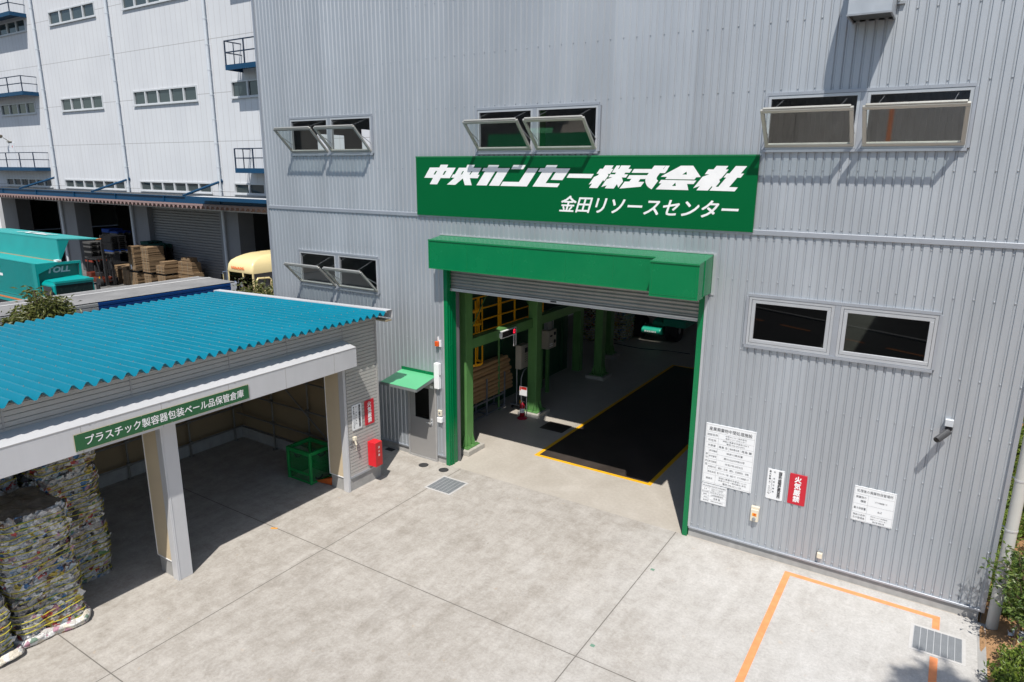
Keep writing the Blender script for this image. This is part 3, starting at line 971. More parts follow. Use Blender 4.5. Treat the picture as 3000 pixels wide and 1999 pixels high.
# fittings on the wall
t = thing('wall_lamp', 'long white upright wall lamp beside the green door jamb', 'wall lamp', (-10.165, -0.02, 2.0))
MB().box(-10.24, -10.09, -0.11, -0.001, 1.99, 2.64).build('housing', M_WHITE, t, bevel=0.012, seg=2)
MB().box(-10.09, -10.075, -0.07, -0.05, 2.31, 2.35).build('switch', M_DARK, t)
t = thing('warning_beacon', 'small orange beacon light on the wall above the white lamp', 'beacon', (-10.155, -0.02, 3.07))
MB().box(-10.205, -10.105, -0.10, -0.03, 3.065, 3.19).build('lens', mat('orange_lens', (0.62, 0.09, 0.012), 0.25, 0, 0.08, 20.0), t, bevel=0.01)
MB().box(-10.125, -10.07, -0.032, -0.001, 3.05, 3.21).box(-10.17, -10.14, -0.02, -0.001, 3.19, 3.29).build('bracket', M_WHITE, t)
t = thing('intercom_box', 'small cream intercom box on the wall, above the white switch cover', 'intercom', (-10.13, -0.02, 1.28))
MB().box(-10.19, -10.07, -0.05, -0.001, 1.275, 1.425).build('case', M_CREAM, t, bevel=0.008)
MB().lathe((-10.13, -0.0505, 1.35), [(0.028, 0.0), (0.028, -0.004), (0.004, -0.004)], 14, 'y').build('button', M_GALV, t)
t = thing('switch_cover', 'white rain cover box under the cream intercom', 'switch', (-10.12, -0.02, 1.11))
MB().box(-10.19, -10.05, -0.085, -0.001, 1.11, 1.245).build('cover', M_WHITE, t, bevel=0.012)
t = thing('hydrant_switch', 'cream key switch box with an orange label, left of the white vertical notice', 'switch box', (-2.475, -0.02, 0.74))
MB().box(-2.55, -2.405, -0.085, -0.001, 0.74, 0.985).box(-2.555, -2.40, -0.055, -0.001, 0.985, 1.035).build('case', M_CREAM, t, bevel=0.006)
MB().box(-2.515, -2.435, -0.0885, -0.0855, 0.855, 0.915).build('orange_label', mat('orange_sticker', (0.85, 0.36, 0.02), 0.5), t)
q = MB()
glyphs(q, '消', (-2.475, -0.0895, 0.885), (1, 0, 0), (0, 0, 1), 0.055, bold=0.02)
q.build('lettering', mat('red_lettering', (0.6, 0.02, 0.01), 0.5), t, fix=False)
MB().lathe((-2.475, -0.086, 0.795), [(0.034, 0.0), (0.034, -0.014), (0.024, -0.018), (0.004, -0.018)], 16, 'y').build('key_ring', M_GALV, t)
t = thing('outlet_box', 'tiny white outlet cover low on the wall near the concrete plinth', 'outlet', (-1.28, -0.02, 0.35))
MB().box(-1.325, -1.235, -0.065, -0.001, 0.345, 0.455).build('cover', M_CREAM, t, bevel=0.008)
MB().box(-1.32, -1.24, -0.03, -0.001, 0.456, 0.49).build('conduit_clip', M_GALV, t)
t = thing('security_camera', 'black bullet camera under a grey junction box on the right of the wall', 'camera', (0.33, -0.03, 3.2))
MB().box(0.275, 0.395, -0.08, -0.001, 3.27, 3.39).build('junction_box', mat('pale_box_grey', (0.50, 0.53, 0.56), 0.4, 0.1), t, bevel=0.008)
MB().lathe((0.34, -0.001, 3.22), [(0.05, 0.0), (0.05, -0.03), (0.02, -0.05)], 14, 'y').tube((0.34, -0.04, 3.22), (0.325, -0.12, 3.19), 0.018, 8).build('mount', M_DARK, t)
w = MB().tube((0.35, -0.10, 3.19), (0.22, -0.34, 3.11), 0.042, 14).tube((0.33, -0.137, 3.205), (0.195, -0.385, 3.12), 0.046, 14, 0.046)
w.build('body', mat('camera_black', (0.07, 0.07, 0.072), 0.35, 0.2), t)
MB().tube((0.1935, -0.388, 3.119), (0.1915, -0.3915, 3.118), 0.036, 14).build('lens', M_GLASS_D, t)
# exhaust hood high on the right
t = thing('exhaust_hood', 'galvanised weather hood projecting from the top right of the wall', 'vent hood', (-1.5, -0.3, 9.5))
pl = [(0, 9.47)] + [(-0.62 * math.sin(math.pi / 2 * k / 8), 9.95 + 0.55 * math.cos(math.pi / 2 * k / 8)) for k in range(9)] + [(-0.62, 9.47)]
w = MB()
n = len(pl)
w.add([(-1.79, y, z) for y, z in pl] + [(-1.21, y, z) for y, z in pl], [tuple(range(n)), tuple(reversed(range(n, 2 * n)))] + [(k, k + 1, n + k + 1, n + k) for k in range(n - 1)])
w.build('hood', mat('hood_galv', (0.47, 0.50, 0.53), 0.38, 0.45, 0.14, 3.0), t)
MB().box(-1.80, -1.20, -0.635, -0.605, 9.45, 9.475).box(-1.80, -1.775, -0.604, 0.0, 9.45, 9.475).box(-1.225, -1.20, -0.604, 0.0, 9.45, 9.475).build('lip', M_GALV, t)
MB().box(-1.774, -1.226, -0.603, -0.03, 9.49, 9.50).build('underside_shade', mat('hood_painted_shade', (0.10, 0.11, 0.115), 0.6, 0.3), t)  # dark plate added to paint in the shade under the hood
MB().box(-1.205, -1.10, -0.05, -0.001, 9.66, 9.70).box(-1.20, -1.17, -0.07, -0.001, 9.70, 10.3).build('bracket', M_GALV, t)
# downpipe at the far right corner
t = thing('downpipe', 'thick grey downpipe with steel clips beside the right corner of the building', 'pipe', (1.385, -0.06, 0))
MB().tube((1.385, -0.06, -0.06), (1.385, -0.06, 9.0), 0.085, 20, caps=False).build('pipe', mat('pipe_grey', (0.46, 0.46, 0.43), 0.5, 0, 0.06, 3.0), t, smooth=True)
for z in (0.95, 1.75, 2.6, 3.5):
    MB().tube((1.385, -0.06, z), (1.385, -0.06, z + 0.03), 0.091, 20).bar((1.262, 0.03, z + 0.015), (1.31, -0.02, z + 0.015), 0.02, 0.012).build('clip', mat('bright_steel', (0.55, 0.56, 0.57), 0.35, 0.4), t)

SIGN_GLYPHS = [[[(-10.257,7.254),(-9.981,7.255),(-9.943,7.317),(-9.729,7.316),(-9.769,7.253),(-9.519,7.252),(-9.691,7.026),(-9.95,7.025),(-10.055,6.885),(-10.271,6.885),(-10.171,7.025),(-10.428,7.027)],[(-10.088,7.181),(-10.046,7.181),(-10.111,7.099),(-10.155,7.1)],[(-9.827,7.182),(-9.781,7.182),(-9.848,7.097),(-9.893,7.097)]],[[(-9.431,7.252),(-9.234,7.253),(-9.191,7.316),(-8.993,7.315),(-9.034,7.253),(-8.816,7.252),(-8.921,7.106),(-8.87,7.104),(-8.922,7.033),(-9.132,7.033),(-9.084,6.881),(-9.273,6.88),(-9.324,7.024),(-9.54,6.882),(-9.773,6.885),(-9.558,7.035),(-9.647,7.038),(-9.598,7.107),(-9.547,7.108)],[(-9.324,7.182),(-9.291,7.183),(-9.35,7.107),(-9.378,7.109)],[(-9.087,7.18),(-9.057,7.18),(-9.117,7.108),(-9.146,7.109)]],[[(-8.76,7.251),(-8.666,7.25),(-8.628,7.313),(-8.357,7.312),(-8.399,7.25),(-8.083,7.25),(-8.358,6.881),(-8.623,6.882),(-8.394,7.181),(-8.458,7.181),(-8.684,6.883),(-8.955,6.883),(-8.723,7.181),(-8.808,7.183)]],[[(-7.993,7.315),(-7.694,7.314),(-7.755,7.229),(-8.053,7.23)]],[[(-7.634,7.252),(-7.382,7.252),(-7.659,6.881),(-8.325,6.881),(-8.261,6.969),(-7.856,6.969)]],[[(-7.337,7.253),(-7.234,7.253),(-7.188,7.314),(-6.937,7.313),(-6.977,7.251),(-6.645,7.249),(-6.817,7.021),(-7.09,7.023),(-6.971,7.18),(-7.037,7.181),(-7.208,6.956),(-6.875,6.954),(-6.93,6.88),(-7.52,6.883),(-7.293,7.181),(-7.388,7.181)]],[[(-6.665,7.149),(-6.119,7.148),(-6.177,7.066),(-6.722,7.069)]],[[(-5.881,7.311),(-5.703,7.311),(-5.745,7.247),(-5.705,7.247),(-5.77,7.153),(-5.819,7.152),(-5.804,7.123),(-5.894,7.009),(-5.911,7.038),(-6.033,6.879),(-6.212,6.881),(-6.149,6.969),(-6.222,6.945),(-6.114,7.09),(-6.028,7.125),(-6.006,7.153),(-6.06,7.154),(-5.99,7.247),(-5.926,7.247)]],[[(-5.642,7.309),(-5.566,7.31),(-5.604,7.247),(-5.588,7.247),(-5.546,7.311),(-5.351,7.31),(-5.395,7.247),(-5.318,7.246),(-5.364,7.179),(-5.453,7.179),(-5.475,7.147),(-5.396,7.147),(-5.436,7.088),(-5.523,7.089),(-5.493,7.015),(-5.587,6.896),(-5.617,6.962),(-5.684,6.878),(-5.871,6.879),(-5.834,6.935),(-5.95,6.903),(-5.842,7.05),(-5.721,7.089),(-5.805,7.089),(-5.765,7.144),(-5.67,7.145),(-5.645,7.178),(-5.735,7.178)]],[[(-5.279,7.247),(-4.924,7.248),(-4.878,7.309),(-4.661,7.309),(-4.704,7.248),(-4.695,7.248),(-4.655,7.309),(-4.581,7.308),(-4.621,7.245),(-4.615,7.244),(-4.665,7.176),(-4.76,7.177),(-4.786,7.145),(-4.812,7.109),(-4.821,7.079),(-4.812,7.056),(-4.788,7.039),(-4.907,6.879),(-4.957,6.905),(-5.003,6.941),(-5.031,6.99),(-5.043,7.043),(-5.036,7.078),(-5.046,7.065),(-5.142,7.064),(-5.179,7.013),(-5.061,7.012),(-5.127,6.923),(-5.56,6.88),(-5.459,7.012),(-5.363,7.015),(-5.323,7.065),(-5.414,7.066),(-5.367,7.133),(-5.01,7.135),(-4.979,7.178),(-5.327,7.177)]],[[(-4.367,7.31),(-4.139,7.31),(-3.988,7.113),(-4.069,7.109),(-4.101,7.068),(-4.651,7.069),(-4.623,7.109),(-4.74,7.11),(-4.719,7.127)],[(-4.256,7.206),(-4.247,7.155),(-4.332,7.154)]],[[(-4.731,7.054),(-4.774,6.993),(-4.723,6.989),(-4.826,6.881),(-4.199,6.878),(-4.231,6.988),(-4.111,6.988),(-4.063,7.051)],[(-4.452,7.01),(-4.44,6.949),(-4.514,6.946)]],[[(-3.717,7.309),(-3.509,7.308),(-3.553,7.248),(-3.499,7.247),(-3.611,7.101),(-3.652,7.072),(-3.636,7.037),(-3.704,6.947),(-3.659,6.947),(-3.532,7.108),(-3.579,7.111),(-3.526,7.181),(-3.478,7.18),(-3.38,7.307),(-3.186,7.306),(-3.283,7.18),(-3.228,7.179),(-3.28,7.11),(-3.34,7.11),(-3.467,6.946),(-3.315,6.945),(-3.365,6.875),(-3.812,6.879),(-3.765,6.942),(-3.774,6.961),(-3.84,6.879),(-4.05,6.88),(-3.994,6.955),(-4.114,6.914),(-3.957,7.118),(-3.836,7.162),(-3.918,7.163),(-3.858,7.248),(-3.765,7.248)]]]

# ---------------------------------------------------------------- sign boards
AX, AZ_, AY = Vector((1, 0, 0)), Vector((0, 0, 1)), Vector((0, 1, 0))
t = thing('company_sign', 'wide green company sign board with big white slanted lettering above the roller door', 'sign', (-6.84, -0.03, 6.18))
MB().box(-10.67, -2.995, -0.064, -0.0285, 6.225, 7.495).box(-10.67, -2.995, -0.064, -0.0295, 6.18, 6.2245).build('board', M_SIGN, t)
MB().box(-10.675, -2.99, -0.069, -0.0645, 7.47, 7.50).build('top_edge', mat('sign_edge_green', (0.004, 0.16, 0.05), 0.35), t)
q = MB()
for glyph in SIGN_GLYPHS:
    loops = [[Vector((x, -0.0665, z)) for x, z in lp] for lp in glyph]
    tris = geometry.tessellate_polygon(loops)
    flat = [p for lp in loops for p in lp]
    q.add(flat, [tuple(tr) for tr in tris])
glyphs(q, '金田リソースセンター', (-5.07, -0.0665, 6.555), AX, AZ_, 0.345, width=3.60, shear=0.28, bold=0.014)
q.build('lettering', mat('sign_white_lettering', (0.80, 0.80, 0.80), 0.4), t, fix=False)

def notice(name, label, cat, org, right, w, h, m=None, group=None, border=True):
    """flat board; returns the thing and writers placing lines and text by fractions from the top left"""
    m = m or M_BOARD
    right = Vector(right)
    n = right.cross(AZ_)
    org = Vector(org)
    t = thing(name, label, cat, org, group)
    c = org + right * (w / 2) - AZ_ * (h / 2)
    MB().obox(c + n * 0.007, right * (w / 2), AZ_ * (h / 2), n * 0.006).build('board', m, t, bevel=0.003)
    P = lambda u, v, l=0.0145: org + right * (u * w) - AZ_ * (v * h) + n * l
    b = MB()
    if border:
        for (u, v, hu, hv) in ((0.5, 0.022, 0.478, 0.0011 / h), (0.5, 0.978, 0.478, 0.0011 / h), (0.022, 0.5, 0.0011 / w, 0.478), (0.978, 0.5, 0.0011 / w, 0.478)):
            b.obox(P(u, v, 0.0138), right * (hu * w), AZ_ * (hv * h), n * 0.0004)
    def line(u0, v0, u1, v1):
        cu, cv = (u0 + u1) / 2, (v0 + v1) / 2
        b.obox(P(cu, cv, 0.0138), right * max(abs(u1 - u0) * w / 2, 0.0011), AZ_ * max(abs(v1 - v0) * h / 2, 0.0011), n * 0.0004)
    q = MB()
    def put(s, u, v, size, bold=0.0, width=None):
        glyphs(q, s, P(u, v), right, AZ_, size, bold=bold, width=None if width is None else width * w)
    def col(s, u, v, size, step, bold=0.0, sx=1.0):
        column_text(q, s, P(u, v), right, AZ_, size, step, bold, sx)
    def done(mtxt=M_BLACKTXT):
        if border:
            b.build('ruled_lines', mat('ruling_grey', (0.16, 0.16, 0.17), 0.6), t, fix=False)
        q.build('lettering', mtxt, t, fix=False)
        s = MB()
        for u, v in ((0.02, 0.015), (0.98, 0.015), (0.02, 0.985), (0.98, 0.985)):
            s.tube(P(u, v, 0.0131), P(u, v, 0.0155), 0.006, 8)
        s.build('screws', M_GALV, t)
        return t
    return t, line, put, col, done

t, line, put, col, done = notice('facility_notice', 'tall white facility notice board with a ruled table right of the roller door', 'notice board', (-3.54, 0, 2.505), AX, 0.94, 1.245)
put('産業廃棄物中間処理施設', 0.5, 0.083, 0.083, 0.006, 0.86)
for v in (0.137, 0.228, 0.315, 0.40, 0.84):
    line(0.022, v, 0.978, v)
for v in (0.49, 0.58, 0.67, 0.75):
    line(0.095, v, 0.978, v)
line(0.27, 0.137, 0.27, 0.978); line(0.095, 0.40, 0.095, 0.84); line(0.49, 0.315, 0.49, 0.40); line(0.72, 0.315, 0.72, 0.40)
for s, v in (('施設名称', 0.182), ('所在地', 0.272), ('代表者', 0.358)):
    put(s, 0.145, v, 0.052)
for s, v in (('許可権者', 0.445), ('許可番号', 0.535), ('許可期限', 0.625), ('処理方法', 0.71), ('取扱品目', 0.795)):
    put(s, 0.183, v, 0.044, 0, 0.155)
col('許可内容', 0.058, 0.51, 0.05, 0.07)
put('連絡先', 0.145, 0.91, 0.045)
put('中央カンセー株式会社', 0.62, 0.165, 0.036, 0, 0.42); put('金田リソースセンター', 0.62, 0.202, 0.036, 0, 0.42)
put('神奈川県厚木市金田1009-3', 0.62, 0.253, 0.036, 0, 0.52); put('電話 046-204-5831', 0.62, 0.29, 0.034, 0, 0.36)
put('尾島 忠', 0.38, 0.358, 0.05, 0, 0.18); put('施設責任者', 0.605, 0.358, 0.042, 0, 0.19); put('尾島 翼', 0.85, 0.358, 0.05, 0, 0.2)
put('神奈川県知事', 0.62, 0.445, 0.048, 0, 0.33); put('第01422009850号', 0.62, 0.535, 0.048, 0, 0.42); put('令和7年4月9日', 0.62, 0.625, 0.048, 0, 0.36)
put('選別・圧縮、選別、圧縮梱包、溶融', 0.62, 0.71, 0.044, 0, 0.62); put('廃プラスチック類、金属くず、ガラス陶磁器くず', 0.62, 0.795, 0.044, 0, 0.64)
put('神奈川県厚木市恩名1-11-31', 0.62, 0.872, 0.042, 0, 0.56); put('中央カンセー株式会社 本社', 0.62, 0.912, 0.042, 0, 0.56); put('電話 046-221-1102', 0.62, 0.955, 0.04, 0, 0.38)
done()
t, line, put, col, done = notice('registration_notice', 'small white registration notice hung directly under the tall facility board', 'notice board', (-3.54, 0, 1.243), AX, 0.50, 0.40)
put('神奈川県生活環境の保全等に関する条例指定事業者', 0.5, 0.1, 0.03, 0, 0.9)
for v in (0.18, 0.36, 0.47, 0.62, 0.79):
    line(0.022, v, 0.978, v)
line(0.31, 0.18, 0.31, 0.978)
put('名 称', 0.17, 0.27, 0.026); put('指定年月日及び指定番号', 0.17, 0.415, 0.022, 0, 0.25); put('連絡先', 0.17, 0.55, 0.026); put('責任者', 0.2, 0.71, 0.026); put('電話番号', 0.2, 0.87, 0.026)
put('中央カンセー株式会社', 0.64, 0.235, 0.024, 0, 0.46); put('金田リソースセンター', 0.64, 0.305, 0.024, 0, 0.46); put('令和6年7月10日 第22号-62', 0.64, 0.415, 0.024, 0, 0.55); put('上記管理事務所', 0.64, 0.55, 0.034, 0, 0.5); put('尾島 翼', 0.64, 0.71, 0.036, 0, 0.26); put('046-204-5831', 0.64, 0.87, 0.036, 0, 0.46)
done()

def storage_notice(label, org, right, qty):
    t, line, put, col, done = notice('storage_notice', label, 'notice board', org, right, 0.30, 0.60, None, 'white vertical storage notices', False)
    col('指定可燃物貯蔵取扱所', 0.76, 0.085, 0.062, 0.0535, 0.03, 1.1)
    col('品 名綿花類等', 0.42, 0.085, 0.034, 0.066, 0.004)
    col('合成樹脂類その他の物', 0.30, 0.33, 0.020, 0.030)
    col('最大数量', 0.17, 0.085, 0.04, 0.048, 0.015)
    col(qty, 0.17, 0.43, 0.04, 0.046, 0.004)
    return done()
def fire_notice(label, org, right):
    t, line, put, col, done = notice('fire_notice', label, 'warning sign', org, right, 0.30, 0.60, M_RED, 'red fire warning boards', False)
    col('火気厳禁', 0.5, 0.17, 0.128, 0.128, 0.03)
    return done(mat('sign_white_lettering', (0.80, 0.80, 0.80), 0.4))
storage_notice('white vertical storage notice on the ribbed wall left of the red board', (-2.33, 0, 1.855), AX, '五、九〇〇㎏')
fire_notice('red fire warning board on the ribbed factory wall', (-1.94, 0, 1.86), AX)
t, line, put, col, done = notice('waste_notice', 'white ruled waste storage notice alone at the right end of the factory wall', 'notice board', (-0.87, 0, 1.905), AX, 0.65, 0.655)
put('処理後の廃棄物保管場所', 0.5, 0.12, 0.062, 0, 0.86)
for v in (0.22, 0.50, 0.74):
    line(0.022, v, 0.978, v)
line(0.36, 0.22, 0.36, 0.978)
put('廃棄物の', 0.19, 0.30, 0.05, 0, 0.25); put('種類', 0.25, 0.41, 0.05, 0, 0.13); put('最大保管量', 0.19, 0.62, 0.05, 0, 0.29); put('施設の名称', 0.19, 0.81, 0.045, 0, 0.29); put('及び管理者', 0.19, 0.90, 0.045, 0, 0.29)
put('ガラス陶磁器くず', 0.67, 0.36, 0.036, 0, 0.3); put('8㎥', 0.67, 0.62, 0.05, 0, 0.1); put('中央カンセー株式会社', 0.67, 0.79, 0.03, 0, 0.4); put('金田リソースセンター', 0.67, 0.86, 0.03, 0, 0.4); put('責任者 尾島 翼', 0.67, 0.93, 0.03, 0, 0.28)
done()

# ---------------------------------------------------------------- storage shed
SHED = thing('storage_shed', 'open fronted storage shed with a blue ribbed steel roof and grey fascia', 'shed', (-13.4, -7.2, 0))
M_SHEDW = mat('shed_cladding', (0.43, 0.42, 0.40), 0.5, 0.1, 0.06, 1.5, 0, 0.4, 0.06)
M_FASCIA = mat('pale_fascia_steel', (0.55, 0.555, 0.575), 0.4, 0.15, 0.05, 1.2, 0, 0.5, 0.05)
M_BLUE = mat('blue_roof_paint', (0.0, 0.165, 0.245), 0.40, 0.0, 0.10, 0.8, 0.03, 0.28, 0.10)
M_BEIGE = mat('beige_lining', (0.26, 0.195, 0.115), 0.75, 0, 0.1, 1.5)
def roof_z(x, dz):
    return 4.02 + dz + (x + 10.52) * 0.027
prof = []
y = -13.49
while y < -1.33:
    for u, d in ((-0.018, 0.0), (0.018, 0.0), (0.084, 0.088), (0.116, 0.088)):
        if y + u < -1.30:
            prof.append((y + u, d))
    y += 0.2
w = MB()
nx = 8
xs = [-10.52 + (-16.85 + 10.52) * i / nx for i in range(nx + 1)]
for x in xs:
    w.v += [(x, yy, roof_z(x, d)) for yy, d in prof]
m_ = len(prof)
for i in range(nx):
    for k in range(m_ - 1):
        w.f.append((i * m_ + k, i * m_ + k + 1, (i + 1) * m_ + k + 1, (i + 1) * m_ + k))
        w.mi.append(0)
w.cur = 1
y = -13.39
rb = random.Random(5)
while y < -1.35:
    x = -11.11
    k = 0
    while x > -16.8:
        if (int(round((y + 13.39) / 0.2)) + k) % 1 == 0:
            xx_ = x + rb.uniform(-0.02, 0.02)
            z = roof_z(xx_, 0.088)
            w.tube((xx_, y, z), (xx_, y, z + 0.018), 0.010, 6, 0.007)
        x -= 0.82
        k += 1
    y += 0.2
roof = w.build('shed_roof', [M_BLUE, mat('roof_bolt', (0.22, 0.25, 0.26), 0.5, 0.3)], SHED, fix=False)
w = MB()
for (a, b, c0, c1) in ((-16.9, -10.50, 0.0, 0.0),):
    z0, z1 = roof_z(-16.9, 0), roof_z(-10.5, 0)
    w.add([(-16.9, -1.40, z0 + 0.105), (-10.5, -1.40, z1 + 0.105), (-10.5, -1.21, z1 + 0.105), (-16.9, -1.21, z0 + 0.105)], ((0, 1, 2, 3),))
    w.add([(-16.9, -1.21, z0 + 0.105), (-10.5, -1.21, z1 + 0.105), (-10.5, -1.21, z1 - 0.09), (-16.9, -1.21, z0 - 0.09)], ((0, 1, 2, 3),))
    w.add([(-16.9, -1.40, z0 + 0.1045), (-10.5, -1.40, z1 + 0.1045), (-10.5, -1.40, z1 + 0.06), (-16.9, -1.40, z0 + 0.06)], ((0, 1, 2, 3),))
w.build('verge_flashing', M_FASCIA, SHED, fix=False)
w = MB().box(-16.85, -10.53, -1.39, -1.215, 3.86, 3.895)
w.build('verge_soffit', mat('brown_soffit', (0.30, 0.25, 0.17), 0.7), SHED)
w = MB().box(-16.97, -16.86, -13.5, -1.2, 3.66, 3.80)
w.build('gutter', M_FASCIA, SHED)
# walls
def lapped(mb, x, y0, y1, z0, z1, pitch=0.08):
    z = z0
    while z < z1 - 1e-6:
        zt = min(z + pitch, z1)
        mb.quad((x, y0, z), (x, y1, z), (x, y1, zt - 0.015), (x, y0, zt - 0.015))
        mb.quad((x, y0, zt - 0.015), (x, y1, zt - 0.015), (x - 0.016, y1, zt - 0.013), (x - 0.016, y0, zt - 0.013))
        mb.quad((x - 0.016, y0, zt - 0.013), (x - 0.016, y1, zt - 0.013), (x, y1, zt), (x, y0, zt))
        z = zt
w = MB()
lapped(w, -10.86, -2.39, -1.40, 0.36, 3.98)
lapped(w, -10.86, -13.5, -2.39, 3.08, 3.98)
w.build('front_cladding', M_SHEDW, SHED, fix=False)
for y in (-2.42, -3.9, -5.2, -7.0, -8.8):
    MB().box(-10.858, -10.851, y - 0.012, y + 0.012, 3.60, 3.97).build('cladding_joint', mat('joint_trim_grey', (0.36, 0.35, 0.34), 0.5), SHED)
MB().box(-10.858, -10.845, -1.44, -1.395, 0.36, 3.95).build('corner_trim', mat('joint_trim_grey', (0.36, 0.35, 0.34), 0.5), SHED)
w = MB().box(-11.0, -10.872, -2.39, -1.40, -0.05, 0.31).box(-16.6, -11.0, -1.54, -1.42, -0.05, 0.31)
w.build('concrete_kerb', M_PLINTH, SHED)
w = MB().box(-10.878, -10.84, -2.39, -1.39, 0.315, 0.36)
w.build('base_flashing', M_TRIM, SHED)
w = MB().box(-16.75, -10.872, -1.415, -1.40, 0.32, 3.9)
w.build('side_cladding', M_SHEDW, SHED)
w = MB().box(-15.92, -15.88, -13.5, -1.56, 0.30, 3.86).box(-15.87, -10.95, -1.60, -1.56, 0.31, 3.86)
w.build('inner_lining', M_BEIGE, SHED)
w = MB().box(-16.1, -15.80, -13.5, -1.61, -0.05, 0.29).box(-15.80, -11.02, -1.68, -1.61, -0.05, 0.29)
w.build('inner_kerb', M_PLINTH, SHED)
# ceiling keeps the sky out above the lining
w = MB().box(-16.6, -10.88, -13.5, -1.43, 3.60, 3.62)
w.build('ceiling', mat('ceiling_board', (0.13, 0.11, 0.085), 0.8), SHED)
# fascia and posts
w = MB()
w.extrude([(-10.859, -13.5, 3.065), (-10.475, -13.5, 3.065), (-10.475, -13.5, 3.50), (-10.859, -13.5, 3.585)], (0, 11.1, 0))
fa_ = w.build('fascia', M_FASCIA, SHED, bevel=0.006)
w = MB()
y = -2.42 - 0.62
while y > -13:
    w.box(-10.4748, -10.4725, y - 0.004, y + 0.004, 3.07, 3.49)
    w.box(-10.4745, -10.468, y + 0.12, y + 0.145, 3.474, 3.486)
    y -= 1.24
w.box(-10.4745, -10.469, -13.5, -2.4, 3.487, 3.499)
w.build('fascia_joint', mat('joint_trim_grey', (0.36, 0.35, 0.34), 0.5), fa_)
def post(y0, y1):
    p = MB().box(-11.02, -10.862, y0, y1, 0.0, 3.064).box(-10.861, -10.855, y0 + 0.03, y0 + 0.045, 0.0, 3.06)
    o = p.build('post', M_FASCIA, SHED, bevel=0.01)
    b = MB().box(-11.46, -11.021, y0 + 0.012, y0 + 0.045, 0.34, 3.06)
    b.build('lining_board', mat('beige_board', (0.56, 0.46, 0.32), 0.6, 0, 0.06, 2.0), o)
    b = MB().box(-11.475, -11.461, y0 + 0.004, y0 + 0.05, 0.33, 3.06).box(-11.46, -11.021, y0 + 0.004, y0 + 0.011, 0.325, 0.345)
    b.build('board_edge', M_WHITE, o)
    MB().box(-11.44, -11.03, y0 + 0.03, y1 - 0.02, 0.0, 0.32).build('foot', M_PLINTH, o)
post(-6.62, -6.34)
post(-2.47, -2.395)
post(-11.3, -11.02)
# scaffold tube guard inside the shed
w = MB()
for y in (-1.95, -3.25, -4.83, -6.4, -8.0, -9.6):
    w.tube((-15.72, y, 0.0), (-15.72, y, 3.0), 0.024, 8).tube((-15.72, y, 0.0), (-15.72, y, 0.012), 0.07, 8)
for x in (-14.32, -12.93):
    w.tube((x, -1.76, 0.0), (x, -1.76, 3.0), 0.024, 8).tube((x, -1.76, 0.0), (x, -1.76, 0.012), 0.07, 8)
for z in (0.38, 0.95, 1.75, 2.5):
    w.tube((-15.66, -1.70, z), (-15.66, -10.5, z), 0.024, 8)
for z in (0.76, 1.36, 2.1, 2.8):
    w.tube((-15.75, -1.82, z), (-11.6, -1.82, z), 0.024, 8)
w.tube((-14.9, -1.86, 2.75), (-11.7, -1.86, 0.45), 0.02, 8)
w.tube((-15.6, -4.2, 2.8), (-15.6, -6.4, 0.4), 0.02, 8)
for y in (-3.25, -4.83, -6.4, -8.0):
    for z in (0.38, 0.95, 1.75, 2.5):
        w.obox((-15.69, y, z), (0.045, 0, 0), (0, 0.04, 0), (0, 0, 0.04))
for x in (-14.32, -12.93):
    for z in (0.76, 1.36, 2.1, 2.8):
        w.obox((x, -1.79, z), (0.04, 0, 0), (0, 0.045, 0), (0, 0, 0.04))
w.build('tube_guard', M_PIPE, SHED)

# name board of the shed
YR = Vector((0, 1, 0))
t = thing('shed_sign', 'long dark green board with white lettering on the grey shed fascia', 'sign', (-10.45, -6.63, 3.12))
MB().box(-10.468, -10.458, -8.11, -5.13, 3.118, 3.378).build('board', mat('shed_sign_green', (0.012, 0.098, 0.034), 0.38, 0, 0.06, 2.0), t)
MB().box(-10.4685, -10.457, -8.113, -8.1105, 3.114, 3.382).box(-10.4685, -10.457, -5.1295, -5.127, 3.114, 3.382).box(-10.4685, -10.457, -8.11, -5.13, 3.3785, 3.382).box(-10.4685, -10.457, -8.11, -5.13, 3.114, 3.1175).build('rim', mat('sign_rim', (0.40, 0.36, 0.22), 0.5), t)
q = MB()
glyphs(q, 'プラスチック製容器包装ベール品保管倉庫', (-10.4555, -6.60, 3.248), YR, AZ_, 0.158, width=2.72, bold=0.012)
q.build('lettering', mat('sign_white_lettering', (0.80, 0.80, 0.80), 0.4), t, fix=False)
s = MB()
for k in range(7):
    for z in (3.128, 3.368):
        s.tube((-10.458, -8.08 + k * 0.487, z), (-10.4555, -8.08 + k * 0.487, z), 0.006, 6)
s.build('screws', M_GALV, t)
storage_notice('white vertical storage notice on the lapped shed wall beside its red board', (-10.858, -2.27, 2.045), YR, '二七、〇〇〇㎏')
fire_notice('red fire warning board on the lapped grey shed wall', (-10.858, -1.875, 2.045), YR)

# red fire extinguisher cabinet
t = thing('extinguisher_cabinet', 'bright red steel fire extinguisher cabinet on the shed corner', 'fire cabinet', (-10.73, -1.72, 0.45))
M_REDP = mat('red_enamel', (0.62, 0.012, 0.022), 0.35, 0, 0.05, 3.0)
MB().box(-10.848, -10.605, -1.835, -1.61, 0.455, 1.05).build('case', M_REDP, t, bevel=0.004)
d_ = MB().box(-10.604, -10.597, -1.83, -1.615, 0.46, 1.045).build('door', mat('red_door_enamel', (0.42, 0.02, 0.02), 0.38, 0, 0.05, 3.0), t, bevel=0.002)
q = MB()
column_text(q, '消火器', (-10.5955, -1.725, 0.925), YR, AZ_, 0.06, 0.095, 0.012)
q.build('lettering', M_WHITE, d_, fix=False)
MB().box(-10.596, -10.593, -1.79, -1.772, 0.74, 0.80).build('handle', mat('red_enamel_dark', (0.25, 0.005, 0.008), 0.4), d_)
s = MB()
